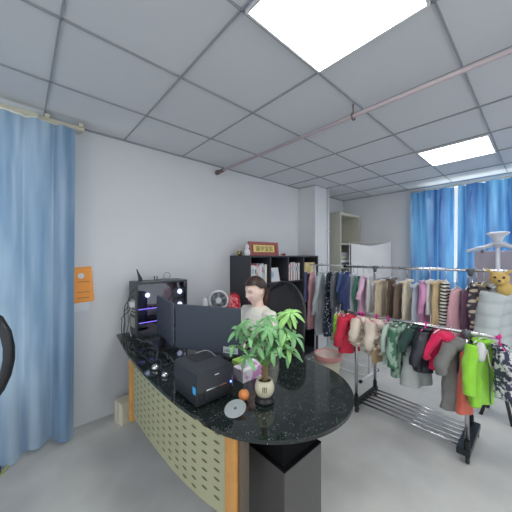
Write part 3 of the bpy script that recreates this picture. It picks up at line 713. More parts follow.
for j in range(25):
    t = j / 24; row = []
    for i in range(31):
        s = i / 30; p = A_.lerp(B_, s); sag = -.035 * math.sin(math.pi * s) - .015 * math.sin(math.pi * s) ** 3
        p = p + V((0, 0, sag * (1 - t * .6) - t * .62)) + nn * (.012 * math.sin(s * 9 + t * 2) + .02 * math.sin((s - t) * 6) * t)
        row.append(bm.verts.new(p))
    g.append(row)
for j in range(24):
    for i in range(30): bm.faces.new((g[j][i], g[j][i + 1], g[j + 1][i + 1], g[j + 1][i]))
o = single('hanging_sheet', bm, M['sheet'], 'plain white cloth pinned up in the far corner beside the beige cabinet', 'cloth', smooth=True)
bm = NB(); tube(bm, [(4.36, 2.32, 0), (4.36, 2.32, 1.74)], .008, seg=8); tube(bm, [(4.36, 2.32, 1.735), (4.91, 1.79, 1.76)], .004, seg=6); lathe(bm, (4.36, 2.29, 0), [(.08, 0), (.08, .015), (.02, .02)])
o = single('sheet_stand', bm, M['white'], 'thin white stand and line holding up the white cloth', 'stand', smooth=True)

# ------------------------------------------------------------------ clothes racks
UL, UT, ZL, ZT = 2.385, 2.80, .95, 1.38
rk = thing('clothes_rack', 'stainless steel two-bar clothes rack on castors, the near one', 'clothes rack', (2.6, .78, 0))
st = M['steel']
def pipe(name, pts, r, par, m=None): return part(name, tube(NB(), pts, r, 12), m or st, par, True)
VA, VB = .37, 1.20
for v, vt in ((.366, .405), (VB, VB)):
    pipe('lower_post', [(UL, v, .13), (UL, v, ZL)], .014, rk)
    pipe('tall_post', [(UT, vt, .10), (UT, vt, ZT)], .0145, rk)
    bm = NB(); box(bm, (UL - .03, v - .022, .065), (UT + .03, vt + .022, .11), .008)
    tube(bm, [(UL, v, .09), (UL, v, .17)], .02); tube(bm, [(UT, vt, .09), (UT, vt, .17)], .02)
    part('base_bracket', bm, M['blackm'], rk)
    for u in (UL, UT):
        bm = NB(); lathe(bm, (u + .012, v - .012, .028), [(.028, 0), (.028, .02)], 20, axis=(0, 1, 0)); tube(bm, [(u, v, .045), (u, v, .075)], .012)
        part('castor', bm, M['black'], rk, True)
    for u, z in ((UL, ZL), (UT, ZT)):
        q = v if u == UL else vt
        pipe('joint', [(u, q, z - .04), (u, q, z + .015)], .018, rk, M['grey'])
        pipe('joint', [(u, q - .025, z), (u, q + .025, z)], .0165, rk, M['grey'])
for k in range(6):
    u = UL + .035 + k * (UT - UL - .07) / 5
    pipe('base_rail', [(u, VA, .10), (u, VB, .10)], .0085, rk)
pipe('lower_bar', [(UL, .205, ZL), (UL, 1.30, ZL)], .0125, rk)
pipe('top_bar', [(UT, .20, ZT), (UT, 1.53, ZT)], .0125, rk)
pipe('end_plug', [(UL, .19, ZL), (UL, .207, ZL)], .014, rk, M['magenta']); pipe('end_plug', [(UT, 1.528, ZT), (UT, 1.56, ZT)], .016, rk, M['blackm'])
pipe('end_plug', [(UT, .18, ZT), (UT, .202, ZT)], .014, rk, M['white']); pipe('end_plug', [(UL, 1.298, ZL), (UL, 1.32, ZL)], .014, rk, M['blackm'])
r2 = thing('clothes_rack', 'white single-bar clothes rack standing farther back beside the bookcase', 'clothes rack', (3.2, 1.9, 0))
U2, Z2 = 3.2, 1.37; wm = M['white']
for v in (1.44, 2.24):
    pipe('post', [(U2, v, .04), (U2, v, Z2)], .013, r2, wm)
    pipe('foot', [(2.98, v, .03), (3.42, v, .03)], .015, r2, wm)
    for u in (2.97, 3.43): pipe('foot_cap', [(u - .012, v, .022), (u + .012, v, .022)], .02, r2, M['black'])
for u in (3.06, 3.34): pipe('base_rail', [(u, 1.44, .055), (u, 2.24, .055)], .010, r2, wm)
pipe('top_bar', [(U2, 1.36, Z2), (U2, 2.32, Z2)], .011, r2, wm)

# ---- garments
def proj_k(a, w): return abs(w.dot(RT - FW * a))
BARS = {'top': (UT, ZT), 'low': (UL, ZL), 'far': (U2, Z2)}
from mathutils import noise
def wrinkle(bm, amp, seed):
    bm.normal_update()
    for v in bm.verts:
        p = v.co * 16 + V((seed, 0, 0)); p.z *= .45
        v.co = v.co + v.normal * amp * (noise.noise(p) + .7 * noise.noise(p * 2.3)) * 1.3
def garment(kind, px0, px1, y0, y1, bar, m, label, W=.34, th=.035, hang='white', seed=0, sleeves=None, m2=None, name=None, cat=None, extra=None, u=None, fluff=False):
    ub, zb = BARS[bar]; rnd = random.Random(seed + int(px0 * 7))
    a = ((px0 + px1) / 2 - 256) / FOC; ray = FW + RT * a; t = ub / ray.x; v = ray.y * t
    zt_ = EYE - (y0 - 255) / FOC * t; z0 = EYE - (y1 - 255) / FOC * t
    zt_ = min(zt_, zb - .03)
    pw = (px1 - px0) / FOC * t; best = None
    for d in range(25, 156, 3):
        w = V((math.sin(R(d)), math.cos(R(d)), 0)); k = proj_k(a, w) * W; e = abs(k - pw) + abs(d - 90) * .0002
        if best is None or e < best[0]: best = (e, w)
    w = best[1]; dpt = V((0, 0, 1)).cross(w)
    c = V((ub, v, 0)); hw = W / 2; Ht = zt_ - z0; NR = 30; NS = 44
    def ring(cx, hwid, dep, z, rip=0, ph=0, cc=c, ww=w, dd=dpt):
        out = []
        for i in range(NS):
            an = 6.2832 * i / NS; cs, sn = math.cos(an), math.sin(an)
            x = cx + hwid * (abs(cs) ** .8) * (1 if cs > 0 else -1)
            y = dep * (abs(sn) ** .9) * (1 if sn > 0 else -1) + rip * math.sin(x / hwid * 6 + ph if hwid > .01 else 0)
            out.append(cc + ww * x + dd * y + V((0, 0, z)))
        return out
    ph = rnd.uniform(0, 6)
    nm, ct_ = {'trousers': ('folded_trousers', 'trousers'), 'shirt': ('hanging_shirt', 'shirt'), 'coat': ('hanging_coat', 'coat'), 'dress': ('hanging_dress', 'dress'), 'cloth': ('hanging_cloth', 'cloth'), 'vest': ('hanging_vest', 'vest')}[kind]
    root = thing(name or nm, label, cat or ct_, (ub, v, z0))
    bm = NB(); rr = []
    for j in range(NR + 1):
        s = j / NR; z = zt_ - Ht * s
        if kind == 'trousers': h_ = hw * (.62 + .34 * s ** .5); dp = th * (.5 + .35 * s); rp = .004
        elif kind == 'cloth': h_ = hw * (.55 + .45 * min(1, s * 3)); dp = th * (.5 + .4 * s); rp = .008 * s
        elif kind == 'dress': h_ = hw * (.35 + .35 * min(1, s * 8)) if s < .15 else hw * (.68 + .32 * s); dp = th * (.7 + .6 * s); rp = .012 * s
        elif kind == 'vest': h_ = hw * (.4 + .5 * min(1, s * 7)) if s < .15 else hw * (.9 if s > .35 else .78); dp = th; rp = .006
        elif kind == 'coat': h_ = hw * (.22 + .42 * min(1, s * 6)) if s < .17 else hw * (.62 + .16 * s); dp = th * (.8 + .3 * s); rp = .012 * s
        else: h_ = hw * (.25 + .38 * min(1, s * 8)) if s < .13 else hw * (.62 + .12 * s); dp = th * (.7 + .3 * s); rp = .011 * s
        rr.append(ring(.01 * math.sin(s * 3 + ph), h_, dp, z + (0 if j < NR else 0), rp, ph + s * 2))
    rings(bm, rr)
    mats = m
    wrinkle(bm, .011 if kind == 'coat' else .007, seed + px0)
    if fluff:
        bm.normal_update()
        for q in bm.verts: q.co = q.co + q.normal * .05 * noise.noise(q.co * 42) * (1 if q.co.z < zt_ - .02 else .3)
    body = part('garment_body', bm, mats, root, True)
    if sleeves is None: sleeves = {'shirt': .6, 'coat': .72}.get(kind, 0)
    if sleeves:
        for sg in (-1, 1):
            bm = NB(); pts = []; rs = []
            for k in range(7):
                s = k / 6; pts.append(c + w * sg * hw * (.50 + (.50 + .12 * rnd.random() * s) * min(1, s * 1.5) - (.1 if sg > 0 else .02) * s) + dpt * (.012 * math.sin(s * 4 + ph + sg) - .01) + V((0, 0, zt_ - Ht * (.06 + sleeves * s))))
                rs.append((th * 1.0 if kind == 'coat' else th * .8) * (1.1 - .35 * s))
            tube(bm, smoothpts(pts, 3), [rs[0] + (rs[-1] - rs[0]) * q / 18 for q in range(19)], 16); wrinkle(bm, .008, seed + px1 + sg); part('sleeve', bm, m2 or m, root, True)
        bm = NB(); tube(bm, [c + w * hw * .27 * math.cos(q) + dpt * th * .9 * math.sin(q) + V((0, 0, zt_ + .004)) for q in [k * .5236 for k in range(12)]], .008 if kind == 'shirt' else .014, closed=True, seg=8); part('collar', bm, m2 or m, root, True)
    if kind == 'trousers':
        bm = NB(); q = c + V((0, 0, zt_ - .012)); rings(bm, [[q + w * x * hw * .84 + dpt * y_ * th * .62 + V((0, 0, z)) for x, y_ in ((-1, -1), (1, -1), (1, 1), (-1, 1))] for z in (0, .02)]); part('fold_edge', bm, m, root)
        bm = NB(); sd = -1 if dpt.dot(FW) > 0 else 1
        tube(bm, [c + dpt * sd * th * (.56 + .32 * s) + w * .2 * hw + V((0, 0, zt_ - Ht * s)) for s in (.02, .25, .5, .75, .97)], .0035, seg=6); part('crease', bm, m, root, True)
    if kind in ('coat', 'vest'):
        bm = NB(); sd = -1 if dpt.dot(FW) > 0 else 1
        tube(bm, [c + dpt * sd * th * (1.02 + .28 * s) + V((0, 0, zt_ - Ht * s)) for s in (.05, .3, .55, .8, .98)], .004, seg=6); part('zip_line', bm, M['grey'], root, True)
    if extra: extra(root, c, w, dpt, zt_, z0, hw, th)
    # hanger
    hm = M['magenta'] if hang == 'pink' else M['white']
    hl = 'magenta' if hang == 'pink' else 'white'
    if hang:
        ho = thing('clothes_hanger', '%s hanger holding the %s' % (hl, label.split(',')[0].split(' on the ')[0].split(' hanging')[0]), 'hanger', (ub, v, zt_), 0)
        bm = NB(); hk = [c + dpt * 0 + w * (.015 * math.sin(q)) + V((0, 0, zb + .004 + .017 * math.cos(q))) for q in [-1.6 + k * .45 for k in range(9)]]
        tube(bm, hk + [c + V((0, 0, zb - .026)), c + V((0, 0, zt_ + .006))], .0028 if hang != 'pink' else .006, seg=6); part('hook', bm, hm if hang == 'pink' else st, ho, True)
        bm = NB(); sw = hw * (.80 if kind == 'trousers' else .5)
        tube(bm, smoothpts([c - w * sw + V((0, 0, zt_ - .002)), c - w * sw * .4 + V((0, 0, zt_ + .012)), c + V((0, 0, zt_ + .02)), c + w * sw * .4 + V((0, 0, zt_ + .012)), c + w * sw + V((0, 0, zt_ - .002))], 3), .005, seg=6); part('shoulder_bar', bm, hm, ho, True)
    return root
def cl(n, c, **k): return mat(n, c, .85, bump=.25, bscale=25, var=.08, vscale=10, sheen=.2, **k)
F = {}
for n, c in dict(bluev=(.16, .18, .38), pink=(.66, .36, .40), greyw=(.50, .55, .58), grey=(.16, .17, .20), navy=(.03, .05, .16), blue=(.08, .16, .38), lgrey=(.42, .46, .52), dgreen=(.05, .2, .13),
                 lav=(.68, .45, .60), beige=(.62, .52, .36), dbrown=(.10, .06, .045), brown=(.20, .135, .10), creamc=(.68, .60, .46), pblue=(.46, .52, .60), mpink=(.66, .30, .52), tan=(.62, .46, .26),
                 wht=(.65, .64, .66), pnk2=(.68, .38, .44), plum=(.14, .06, .12), redc=(.62, .02, .06), fluf=(.70, .60, .50), flufp=(.74, .56, .55), pgreen=(.46, .56, .50), dgc=(.02, .06, .05), blk=(.02, .022, .03),
                 red2=(.68, .01, .09), gvest=(.19, .185, .18), lime=(.30, .68, .05), gw=(.40, .42, .42), orr=(.6, .12, .08), bwp=(.6, .6, .62)).items(): F[n] = cl(n + '_cloth', c)
F['dots'] = pattern('navy_white_dots', 'dots', (.02, .03, .06), (.65, .68, .72), 28)
F['chev'] = pattern('black_white_stripes', 'stripes', (.03, .03, .03), (.7, .68, .62), 11)
F['plaid'] = pattern('brown_plaid', 'plaid', (.06, .05, .05), (.52, .42, .24), 6)
F['pplaid'] = pattern('purple_plaid', 'plaid', (.05, .04, .06), (.5, .42, .3), 8)
F['camo'] = pattern('green_camo', 'camo', (.05, .15, .09), (.30, .42, .34), 16)
F['quilt'] = pattern('quilted_pale_grey', 'quilt', (.40, .44, .45), (.47, .51, .52), 3.6)
F['bwpat'] = pattern('black_white_print', 'camo', (.04, .045, .08), (.62, .62, .64), 34)
FB = ' hanging on the white far rack'; TB = ' hanging on the top bar'; LB = ' hanging on the lower bar'
# far rack
garment('trousers', 304, 309, 271, 300, 'far', F['bluev'], 'dull violet blue trousers' + FB + ', nearest the bookcase', .3)
garment('dress', 308, 319, 271, 326, 'far', F['pink'], 'long pink dress' + FB, .36)
garment('shirt', 314, 329, 272, 332, 'far', F['greyw'], 'pale grey blouse' + FB + ' with long wide sleeves', .44, .04)
garment('dress', 325, 334, 271, 333, 'far', F['dots'], 'navy dress with white dots' + FB, .32)
garment('shirt', 331, 341, 272, 322, 'far', F['grey'], 'dark grey top' + FB, .34)
garment('shirt', 338, 344, 272, 300, 'far', F['blue'], 'mid blue top' + FB + ' beside the dark grey top', .28)
garment('coat', 341, 352, 272, 308, 'far', F['navy'], 'navy jacket' + FB + ' at its right end', .34)
# top bar
garment('trousers', 351, 356.5, 274, 312, 'top', F['lgrey'], 'light grey trousers' + TB + ' at its left end', .28)
garment('shirt', 355, 360, 276, 309, 'top', F['dgreen'], 'dark green top' + TB + ' beside the lavender sweater', .26)
garment('shirt', 358, 368.5, 276, 313, 'top', F['lav'], 'lavender pink sweater' + TB, .34, sleeves=.5)
garment('trousers', 367, 373, 275, 310, 'top', F['wht'], 'white grey trousers' + TB + ' beside the near rack left post', .28)
garment('trousers', 375, 389, 280, 315, 'top', F['beige'], 'sand beige trousers' + TB + ', widest of the left group', .36, .04)
garment('trousers', 388, 396, 278, 318, 'top', F['dbrown'], 'very dark brown trousers' + TB, .3)
garment('trousers', 394, 404.5, 283, 320, 'top', F['brown'], 'mid brown trousers' + TB, .33)
garment('trousers', 402, 413, 280, 323, 'top', F['creamc'], 'cream trousers' + TB + ' right of the brown trousers', .33)
garment('trousers', 412, 422, 284, 326, 'top', F['pblue'], 'pale blue grey trousers' + TB, .32)
garment('shirt', 420, 427.5, 281, 326, 'top', F['mpink'], 'magenta pink top' + TB, .26)
garment('trousers', 427, 433, 280, 312, 'top', F['wht'], 'white folded garment' + TB + ' beside the tan trousers', .26, name='folded_garment')
garment('trousers', 432, 444.5, 281, 328, 'top', F['tan'], 'tan trousers' + TB, .32, .04)
garment('dress', 443, 449, 281, 325, 'top', F['chev'], 'black and white striped garment' + TB, .26)
garment('dress', 448, 465, 288, 336, 'top', F['pnk2'], 'wide soft pink dress' + TB + ' near the right post', .38, .04)
garment('dress', 464, 471, 288, 340, 'top', F['plum'], 'narrow plum dress' + TB + ' behind the right post', .3)
garment('coat', 471, 482, 284, 338, 'top', F['pplaid'], 'dark purple and cream plaid jacket' + TB, .36)
garment('shirt', 479, 489, 283, 338, 'top', F['plaid'], 'brown and tan plaid shirt' + TB + ' beside the quilted coat', .34)
garment('coat', 485, 516, 286, 388, 'top', F['quilt'], 'large pale grey quilted coat on the top bar, rightmost', .52, .075)
# lower bar, children's clothes
def hood(root, c, w, d, zt, z0, hw, th, m=None, ears=None):
    sd = -1 if d.dot(FW) > 0 else 1
    bm = NB(); blob(bm, c + V((0, 0, zt - .03)) + d * sd * th * .7, (hw * .5, hw * .5, .045), 16, fn=lambda q: q * (1 + .1 * math.sin(q.x * 120) * math.cos(q.y * 90)))
    h = part('hood', bm, m, root, True)
def fl(root, c, w, d, zt, z0, hw, th):
    sd = -1 if d.dot(FW) > 0 else 1
    hood(root, c, w, d, zt, z0, hw, th, m=F['fluf'])
    for k in (-1, 1): part('hood_ear', blob(NB(), c + w * k * hw * .42 + d * sd * th * 1.5 + V((0, 0, zt - .005)), (.028, .022, .03), 12, fn=lambda q: q * (1 + .2 * math.sin(q.x * 200) * math.cos(q.z * 170))), F['flufp'], root, True)
def limex(root, c, w, d, zt, z0, hw, th):
    sd = -1 if d.dot(FW) > 0 else 1; lf = 1 if w.dot(RT) < 0 else -1
    bm = NB(); blob(bm, c + w * lf * hw * .45 + V((0, 0, zt - .05)) + d * sd * th * .9, (hw * .24, hw * .16, .065), 16, fn=lambda q: q * (1 + .18 * math.sin(q.x * 90) * math.cos(q.z * 70))); part('hood', bm, F['wht'], root, True)
    bm = NB(); H_ = zt - z0; tube(bm, smoothpts([c + d * sd * th * k + w * x * hw * -lf + V((0, 0, zt - H_ * q)) for x, q, k in ((-.15, .10, 1.1), (-.1, .25, 1.25), (.05, .38, 1.3), (.3, .45, 1.25))], 5), .006, 8); part('piping', bm, M['pot'], root, True)
garment('vest', 334, 339, 313, 336, 'low', F['lime'], 'tiny lime garment' + LB + ' at its left end', .2, .02)
garment('vest', 337, 343, 311, 335, 'low', F['orr'], 'tiny orange red garment' + LB + ' beside the red coat', .22, .02)
garment('coat', 337, 361, 314, 350, 'low', F['redc'], 'bright red padded coat' + LB, .3, .045, hang='white', extra=lambda *a: hood(*a, m=F['redc']))
garment('dress', 355, 362, 313, 332, 'low', F['flufp'], 'small pink and white garment' + LB + ' beside the red coat', .22, .03, hang='pink')
garment('coat', 352, 372, 316, 343, 'low', F['fluf'], 'fluffy beige and pink jacket' + LB + ', left of the two', .27, .045, 'pink', extra=fl, fluff=True)
garment('coat', 367, 386, 318, 352, 'low', F['fluf'], 'fluffy beige jacket' + LB + ' with brown hem, right of the two', .27, .045, 'pink', extra=fl, fluff=True)
garment('cloth', 373, 386, 342, 359, 'low', cl('camel_cloth', (.40, .27, .15)), 'small camel brown skirt showing below the fluffy beige jacket', .24, .03, None, name='hanging_skirt', cat='skirt')
garment('shirt', 383, 393, 320, 360, 'low', F['pgreen'], 'pale mint shirt' + LB, .26, .03, 'pink')
garment('coat', 391, 411, 321, 372, 'low', F['camo'], 'green camouflage jacket' + LB, .32, .045, extra=lambda *a: hood(*a, m=F['camo']))
garment('coat', 403, 421, 324, 352, 'low', F['dgc'], 'very dark green jacket' + LB, .3, .04)
garment('dress', 403, 429, 340, 382, 'low', F['gw'], 'light grey round skirt showing below the dark jackets', .3, .05, None, name='hanging_skirt', cat='skirt')
garment('coat', 415, 438, 327, 368, 'low', mat('glossy_black_cloth', (.02, .022, .032), .35), 'shiny black padded jacket' + LB, .34, .05, 'pink')
def scarf(root, c, w, d, zt, z0, hw, th):
    sd = -1 if d.dot(FW) > 0 else 1
    hood(root, c, w, d, zt, z0, hw, th, m=F['red2'])
    bm = NB(); q = c + d * sd * (th + .02)
    tube(bm, smoothpts([q + V((0, 0, zt - .03)), q + w * .01 + V((0, 0, zt - .13)), q - w * .01 + V((0, 0, z0 - .05))], 4), [.02] * 5 + [.024] * 4, 10, flat=.5); part('hanging_tie', bm, F['red2'], root, True)
garment('shirt', 428, 452, 330, 366, 'low', F['red2'], 'crimson knitted top' + LB + ' with a long hanging tie', .3, .04, extra=scarf)
garment('coat', 441, 463, 338, 404, 'low', F['gvest'], 'dark warm grey coat' + LB + ' beside the crimson top', .32, .045, sleeves=.4, extra=lambda *a: hood(*a, m=F['gvest']))
garment('dress', 461, 471, 348, 408, 'low', F['orr'], 'orange red dress' + LB + ' behind the right post', .26, .03)
garment('coat', 467, 495, 340, 400, 'low', F['lime'], 'lime green hooded jacket' + LB, .34, .042, extra=limex)
garment('coat', 491, 509, 346, 392, 'low', F['bwpat'], 'black and white patterned jacket' + LB + ' at its right end', .28, .038, 'pink', sleeves=.5)

# yellow plush hat on top bar end
o = thing('plush_hat', 'yellow plush animal hat hung over the right end of the top bar', 'hat', (2.8, .19, 1.25))
hc = V((2.74, .225, 1.325)); vd = (V((0, 0, 1.5)) - hc); vd.z = 0; vd.normalize(); sx = V((0, 0, 1)).cross(vd) * -1
if sx.dot(RT) < 0: sx = -sx
bm = NB(); blob(bm, hc, (.062, .062, .052), 20); blob(bm, hc + vd * .05 + V((0, 0, -.02)), (.03, .03, .022), 14); blob(bm, hc + sx * .03 + V((0, 0, -.075)), (.05, .05, .055), 16); part('hat_body', bm, M['yellow'], o, True)
for s in (-1, 1):
    bm = NB(); e0 = hc + sx * s * .035 + V((0, 0, .035)); tube(bm, [e0, e0 + sx * s * .025 + V((0, 0, .025)), e0 + sx * s * .05 + V((0, 0, .045))], [.022, .016, .003], 10, flat=.6); part('ear', bm, M['yellow'], o, True)
bm = NB()
for s in (-1, 1): blob(bm, hc + vd * .055 + sx * s * .025 + V((0, 0, .012)), (.009, .009, .009), 10)
blob(bm, hc + vd * .08 + V((0, 0, -.012)), (.01, .01, .007), 10); part('eyes_and_nose', bm, M['dark'], o, True)

# ------------------------------------------------------------------ steamer with board
sm = thing('garment_steamer', 'pale grey garment steamer with hanger arms and lilac pressing board', 'steamer', (3.42, .28, 0))
sc_ = V((3.36, .275, 0)); ex = V((-.15, -1, 0)).normalized(); ey = V((-1, .15, 0)).normalized()
def sp(a, b, z): return sc_ + ex * a + ey * b + V((0, 0, z))
bm = NB(); box(bm, (-.19, -.02, .62), (.30, .012, 1.55), .01, mtx=Matrix(((ex.x, ey.x, 0, sc_.x), (ex.y, ey.y, 0, sc_.y), (0, 0, 1, 0), (0, 0, 0, 1)))); part('pressing_board', bm, M['lilac'], sm)
part('pole', tube(NB(), [sp(0, .045, .2), sp(0, .045, 1.62)], .017), M['steamw'], sm, True)
bm = NB(); tube(bm, smoothpts([sp(-.235, .05, 1.545), sp(-.18, .05, 1.565), sp(-.09, .05, 1.585), sp(0, .05, 1.62), sp(.09, .05, 1.585), sp(.2, .05, 1.565), sp(.27, .05, 1.545)], 4), [.014] * 6 + [.02] * 6 + [.028] * 0 + [.026] * 3 + [.02] * 4 + [.014] * 6, 12); part('hanger_arms', bm, M['steamw'], sm, True)
bm = NB(); rings(bm, [[sp(math.cos(t) * r1, .05 + math.sin(t) * r2, z) for t in [k * .3927 for k in range(16)]] for z, r1, r2 in ((1.58, .026, .02), (1.64, .032, .022), (1.68, .05, .026), (1.705, .082, .032), (1.72, .085, .03), (1.727, .05, .02))]); part('steam_head', bm, M['steamw'], sm, True)
for a in (-.12, .12): part('clip', tube(NB(), [sp(a, .03, 1.53), sp(a, .03, 1.565)], .012, seg=8), M['grey'], sm)
for (a, b) in ((-.10, -.05), (.12, -.05), (-.10, .14), (.12, .14)): part('leg', tube(NB(), [sp(a * .2, .045, .36), sp(a, b, 0)], .014, 8), M['black'], sm, True)
part('base_tray', box(NB(), (-.08, -.02, .19), (.09, .11, .24), .01, mtx=Matrix(((ex.x, ey.x, 0, sc_.x), (ex.y, ey.y, 0, sc_.y), (0, 0, 1, 0), (0, 0, 0, 1)))), M['steamw'], sm)

# ------------------------------------------------------------------ waste bin and floor box
wb = thing('waste_bin', 'cream waste bin with pink rim on the floor behind the desk', 'waste bin', (2.78, 1.76, 0))
cx, cy = 2.78, 1.76
bm = NB(); rings(bm, [[V((cx + math.cos(t) * r, cy + math.sin(t) * r, z)) for t in [k * .2244 for k in range(28)]] for r, z in ((.12, 0), (.15, .30), (.145, .30), (.115, .01))]); part('bin_body', bm, M['creamp'], wb, True)
bm = NB(); rr = [[V((cx + math.cos(t) * r, cy + math.sin(t) * r, z)) for t in [k * .2244 for k in range(28)]] for r, z in ((.150, .25), (.165, .26), (.17, .30), (.165, .315), (.15, .31), (.148, .28))]; rings(bm, rr, closed=True); part('bin_rim', bm, M['pinkp'], wb, True)
bm = NB(); rings(bm, [[V((cx + math.cos(t) * r, cy + math.sin(t) * r, z + .008 * math.sin(5 * t))) for t in [k * .2244 for k in range(28)]] for r, z in ((.144, .30), (.13, .25), (.07, .22), (.01, .20))], cap=False); part('bin_liner', bm, mat('pinkish_liner', (.75, .6, .55), .5), wb, True)
o = thing('white_carton', 'small white carton on the floor by the desk post and wall', 'box', (.72, 2.55, 0))
bm = NB(); box(bm, (-.06, -.07, 0), (.07, .07, .19), .008, mtx=Matrix.Translation((.705, 2.56, 0)) @ Matrix.Rotation(R(12), 4, 'Z')); part('carton_body', bm, M['creamp'], o)
bm = NB(); box(bm, (-.061, -.01, .02), (-.0595, .01, .189), mtx=Matrix.Translation((.705, 2.56, 0)) @ Matrix.Rotation(R(12), 4, 'Z')); part('carton_seam', bm, M['cab'], o)
bm = NB(); lathe(bm, (.86, 2.52, 0), [(.08, 0), (.095, .25), (.09, .25), (.075, .01)], 24); single('dark_pail', bm, M['bronze'], 'small dark round pail on the floor behind the white carton', 'pail', smooth=True)
bm = NB(); tube(bm, smoothpts([(-.35, 2.52, .006), (-.16, 2.47, .006), (-.09, 2.50, .008), (-.06, 2.56, .03), (-.09, 2.60, .05)], 6), .006, seg=6); single('yellow_cable', bm, mat('yellow_cable_skin', (.45, .5, .12), .5), 'yellow green cable on the floor under the pale blue curtain', 'cable', smooth=True)

o = thing('power_strip', 'black power strip on the floor under the pale blue curtain', 'power strip', (-.13, 2.5, 0))
part('strip_body', box(NB(), (-.30, 2.50, 0), (-.10, 2.55, .035), .006), M['black'], o)
for k in range(3): part('socket', lathe(NB(), (-.13 - k * .055, 2.525, .034), [(.017, 0), (.017, .0025)], 16), M['grey'], o)
# ------------------------------------------------------------------ office chairs
def swivel_base(o, x, y, zs):
    part('gas_lift', tube(NB(), [(x, y, .10), (x, y, .26), (x, y, .261), (x, y, zs)], [.03, .03, .02, .02]), M['blackm'], o, True)
    bm = NB()
    for k in range(5):
        a = k * 1.2566 + .3; tube(bm, [(x, y, .115), (x + .27 * math.cos(a), y + .27 * math.sin(a), .075)], [.032, .018], 10)
    part('star_base', bm, M['black'], o, True)
    for k in range(5):
        a = k * 1.2566 + .3; px, py = x + .27 * math.cos(a), y + .27 * math.sin(a)
        bm = NB()
        for s in (-1, 1): lathe(bm, (px - s * .018 * math.sin(a), py + s * .018 * math.cos(a), .03), [(.028, -.008), (.03, 0), (.028, .008)], 14, axis=(-math.sin(a), math.cos(a), 0))
        tube(bm, [(px, py, .03), (px, py, .08)], .008, seg=8)
        part('castor', bm, M['black'], o, True)
def back_surf(bm, x, y, rows, th, nx=12):   # padded back panel, facing -x ; rows: (z, halfwidth, xoff)
    for side in (0, 1):
        pass
    rr = []
    for (z, hw, xo) in rows:
        ring = []
        for i in range(nx + 1):
            s = -1 + 2 * i / nx; ring.append(V((x + xo - .05 * s * s, y + s * hw, z)))
        for i in range(nx + 1):
            s = 1 - 2 * i / nx; ring.append(V((x + xo - .05 * s * s + th, y + s * hw * .985, z)))
        rr.append(ring)
    rings(bm, rr)
cx, cy = 1.60, 1.62
oc = thing('office_chair', 'black high-back mesh office chair the woman sits on', 'office chair', (cx, cy, 0))
bm = NB(); box(bm, (cx - .24, cy - .25, .415), (cx + .24, cy + .25, .485), .03); part('seat', bm, M['black'], oc, True)
rows = [(.55, .20, .20), (.65, .245, .22), (.80, .26, .215), (.95, .262, .235), (1.05, .25, .25), (1.12, .22, .262), (1.17, .18, .27), (1.21, .13, .28), (1.235, .09, .285), (1.25, .04, .288)]
bm = NB(); back_surf(bm, cx, cy, rows, .018); part('backrest', bm, M['seatmesh'], oc, True)
bm = NB(); fr = [(cx + xo - .045, cy + hw, z) for z, hw, xo in rows] + [(cx + xo - .045, cy - hw, z) for z, hw, xo in rows[::-1]]; tube(bm, fr, .014, 10, closed=True); part('back_frame', bm, M['black'], oc, True)
bm = NB(); tube(bm, smoothpts([(cx + .05, cy, .41), (cx + .2, cy, .40), (cx + .27, cy, .5), (cx + .26, cy, .7), (cx + .27, cy, .9)], 4), .025); part('back_support', bm, M['black'], oc, True)
for s in (-1, 1):
    bm = NB(); tube(bm, smoothpts([(cx + .05, cy + s * .25, .43), (cx + .05, cy + s * .30, .5), (cx + .05, cy + s * .30, .62)], 4), .018); box(bm, (cx - .10, cy + s * .30 - .035, .62), (cx + .16, cy + s * .30 + .035, .65), .012); part('armrest', bm, M['black'], oc, True)
swivel_base(oc, cx, cy, .42)
# second chair, by the curtain at the left
cx, cy = -.206, 2.125
oc = thing('office_chair', 'grey and black office chair cut off at the left edge, by the curtain', 'office chair', (cx, cy, 0))
fx = V((cx, cy, 0)); sdir = RT; fdir = FW
def cp(a, b, z): return fx + sdir * a + fdir * b + V((0, 0, z))
outl = [(.0, 1.195), (.10, 1.185), (.165, 1.15), (.205, 1.08), (.222, 1.0), (.222, .93), (.205, .85), (.17, .77), (.12, .70), (.05, .655)]
pts = [cp(a, -.02 * (1 - abs(a) * 3), z) for a, z in outl] + [cp(-a, -.02 * (1 - abs(a) * 3), z) for a, z in outl[::-1][:-1]]
part('back_frame', tube(NB(), pts, .026, 12, closed=True), M['black'], oc, True)
bm = NB(); rings(bm, [[cp(s * h, -.03 + .02 * s * s + q, z) for s in (-1, -.5, 0, .5, 1) for q in (0,)] + [cp(-s * h, -.012 + .02 * s * s, z) for s in (-1, -.5, 0, .5, 1)] for z, h in ((1.05, .20), (1.10, .185), (1.15, .155), (1.185, .10))]); part('head_panel', bm, mat('taupe_pad', (.13, .12, .125), .6), oc, True)
bm = NB(); rings(bm, [[cp(s * h, .0, z) for s in (-1, 0, 1)] + [cp(-s * h, .006, z) for s in (-1, 0, 1)] for z, h in ((.67, .06), (.72, .12), (.79, .165))]); part('lower_back_mesh', bm, M['backmesh'], oc)
bm = NB(); tube(bm, [cp(0, .0, .66), cp(0, .02, .50), cp(0, -.12, .43)], .03); part('back_support', bm, M['black'], oc, True)
bm = NB(); mm = Matrix(((sdir.x, fdir.x, 0, cx), (sdir.y, fdir.y, 0, cy), (0, 0, 1, 0), (0, 0, 0, 1))); box(bm, (-.21, -.52, .42), (.21, -.09, .49), .03, mtx=mm); part('seat', bm, M['black'], oc, True)
swivel_base(oc, cx - .21, cy - .23, .43)

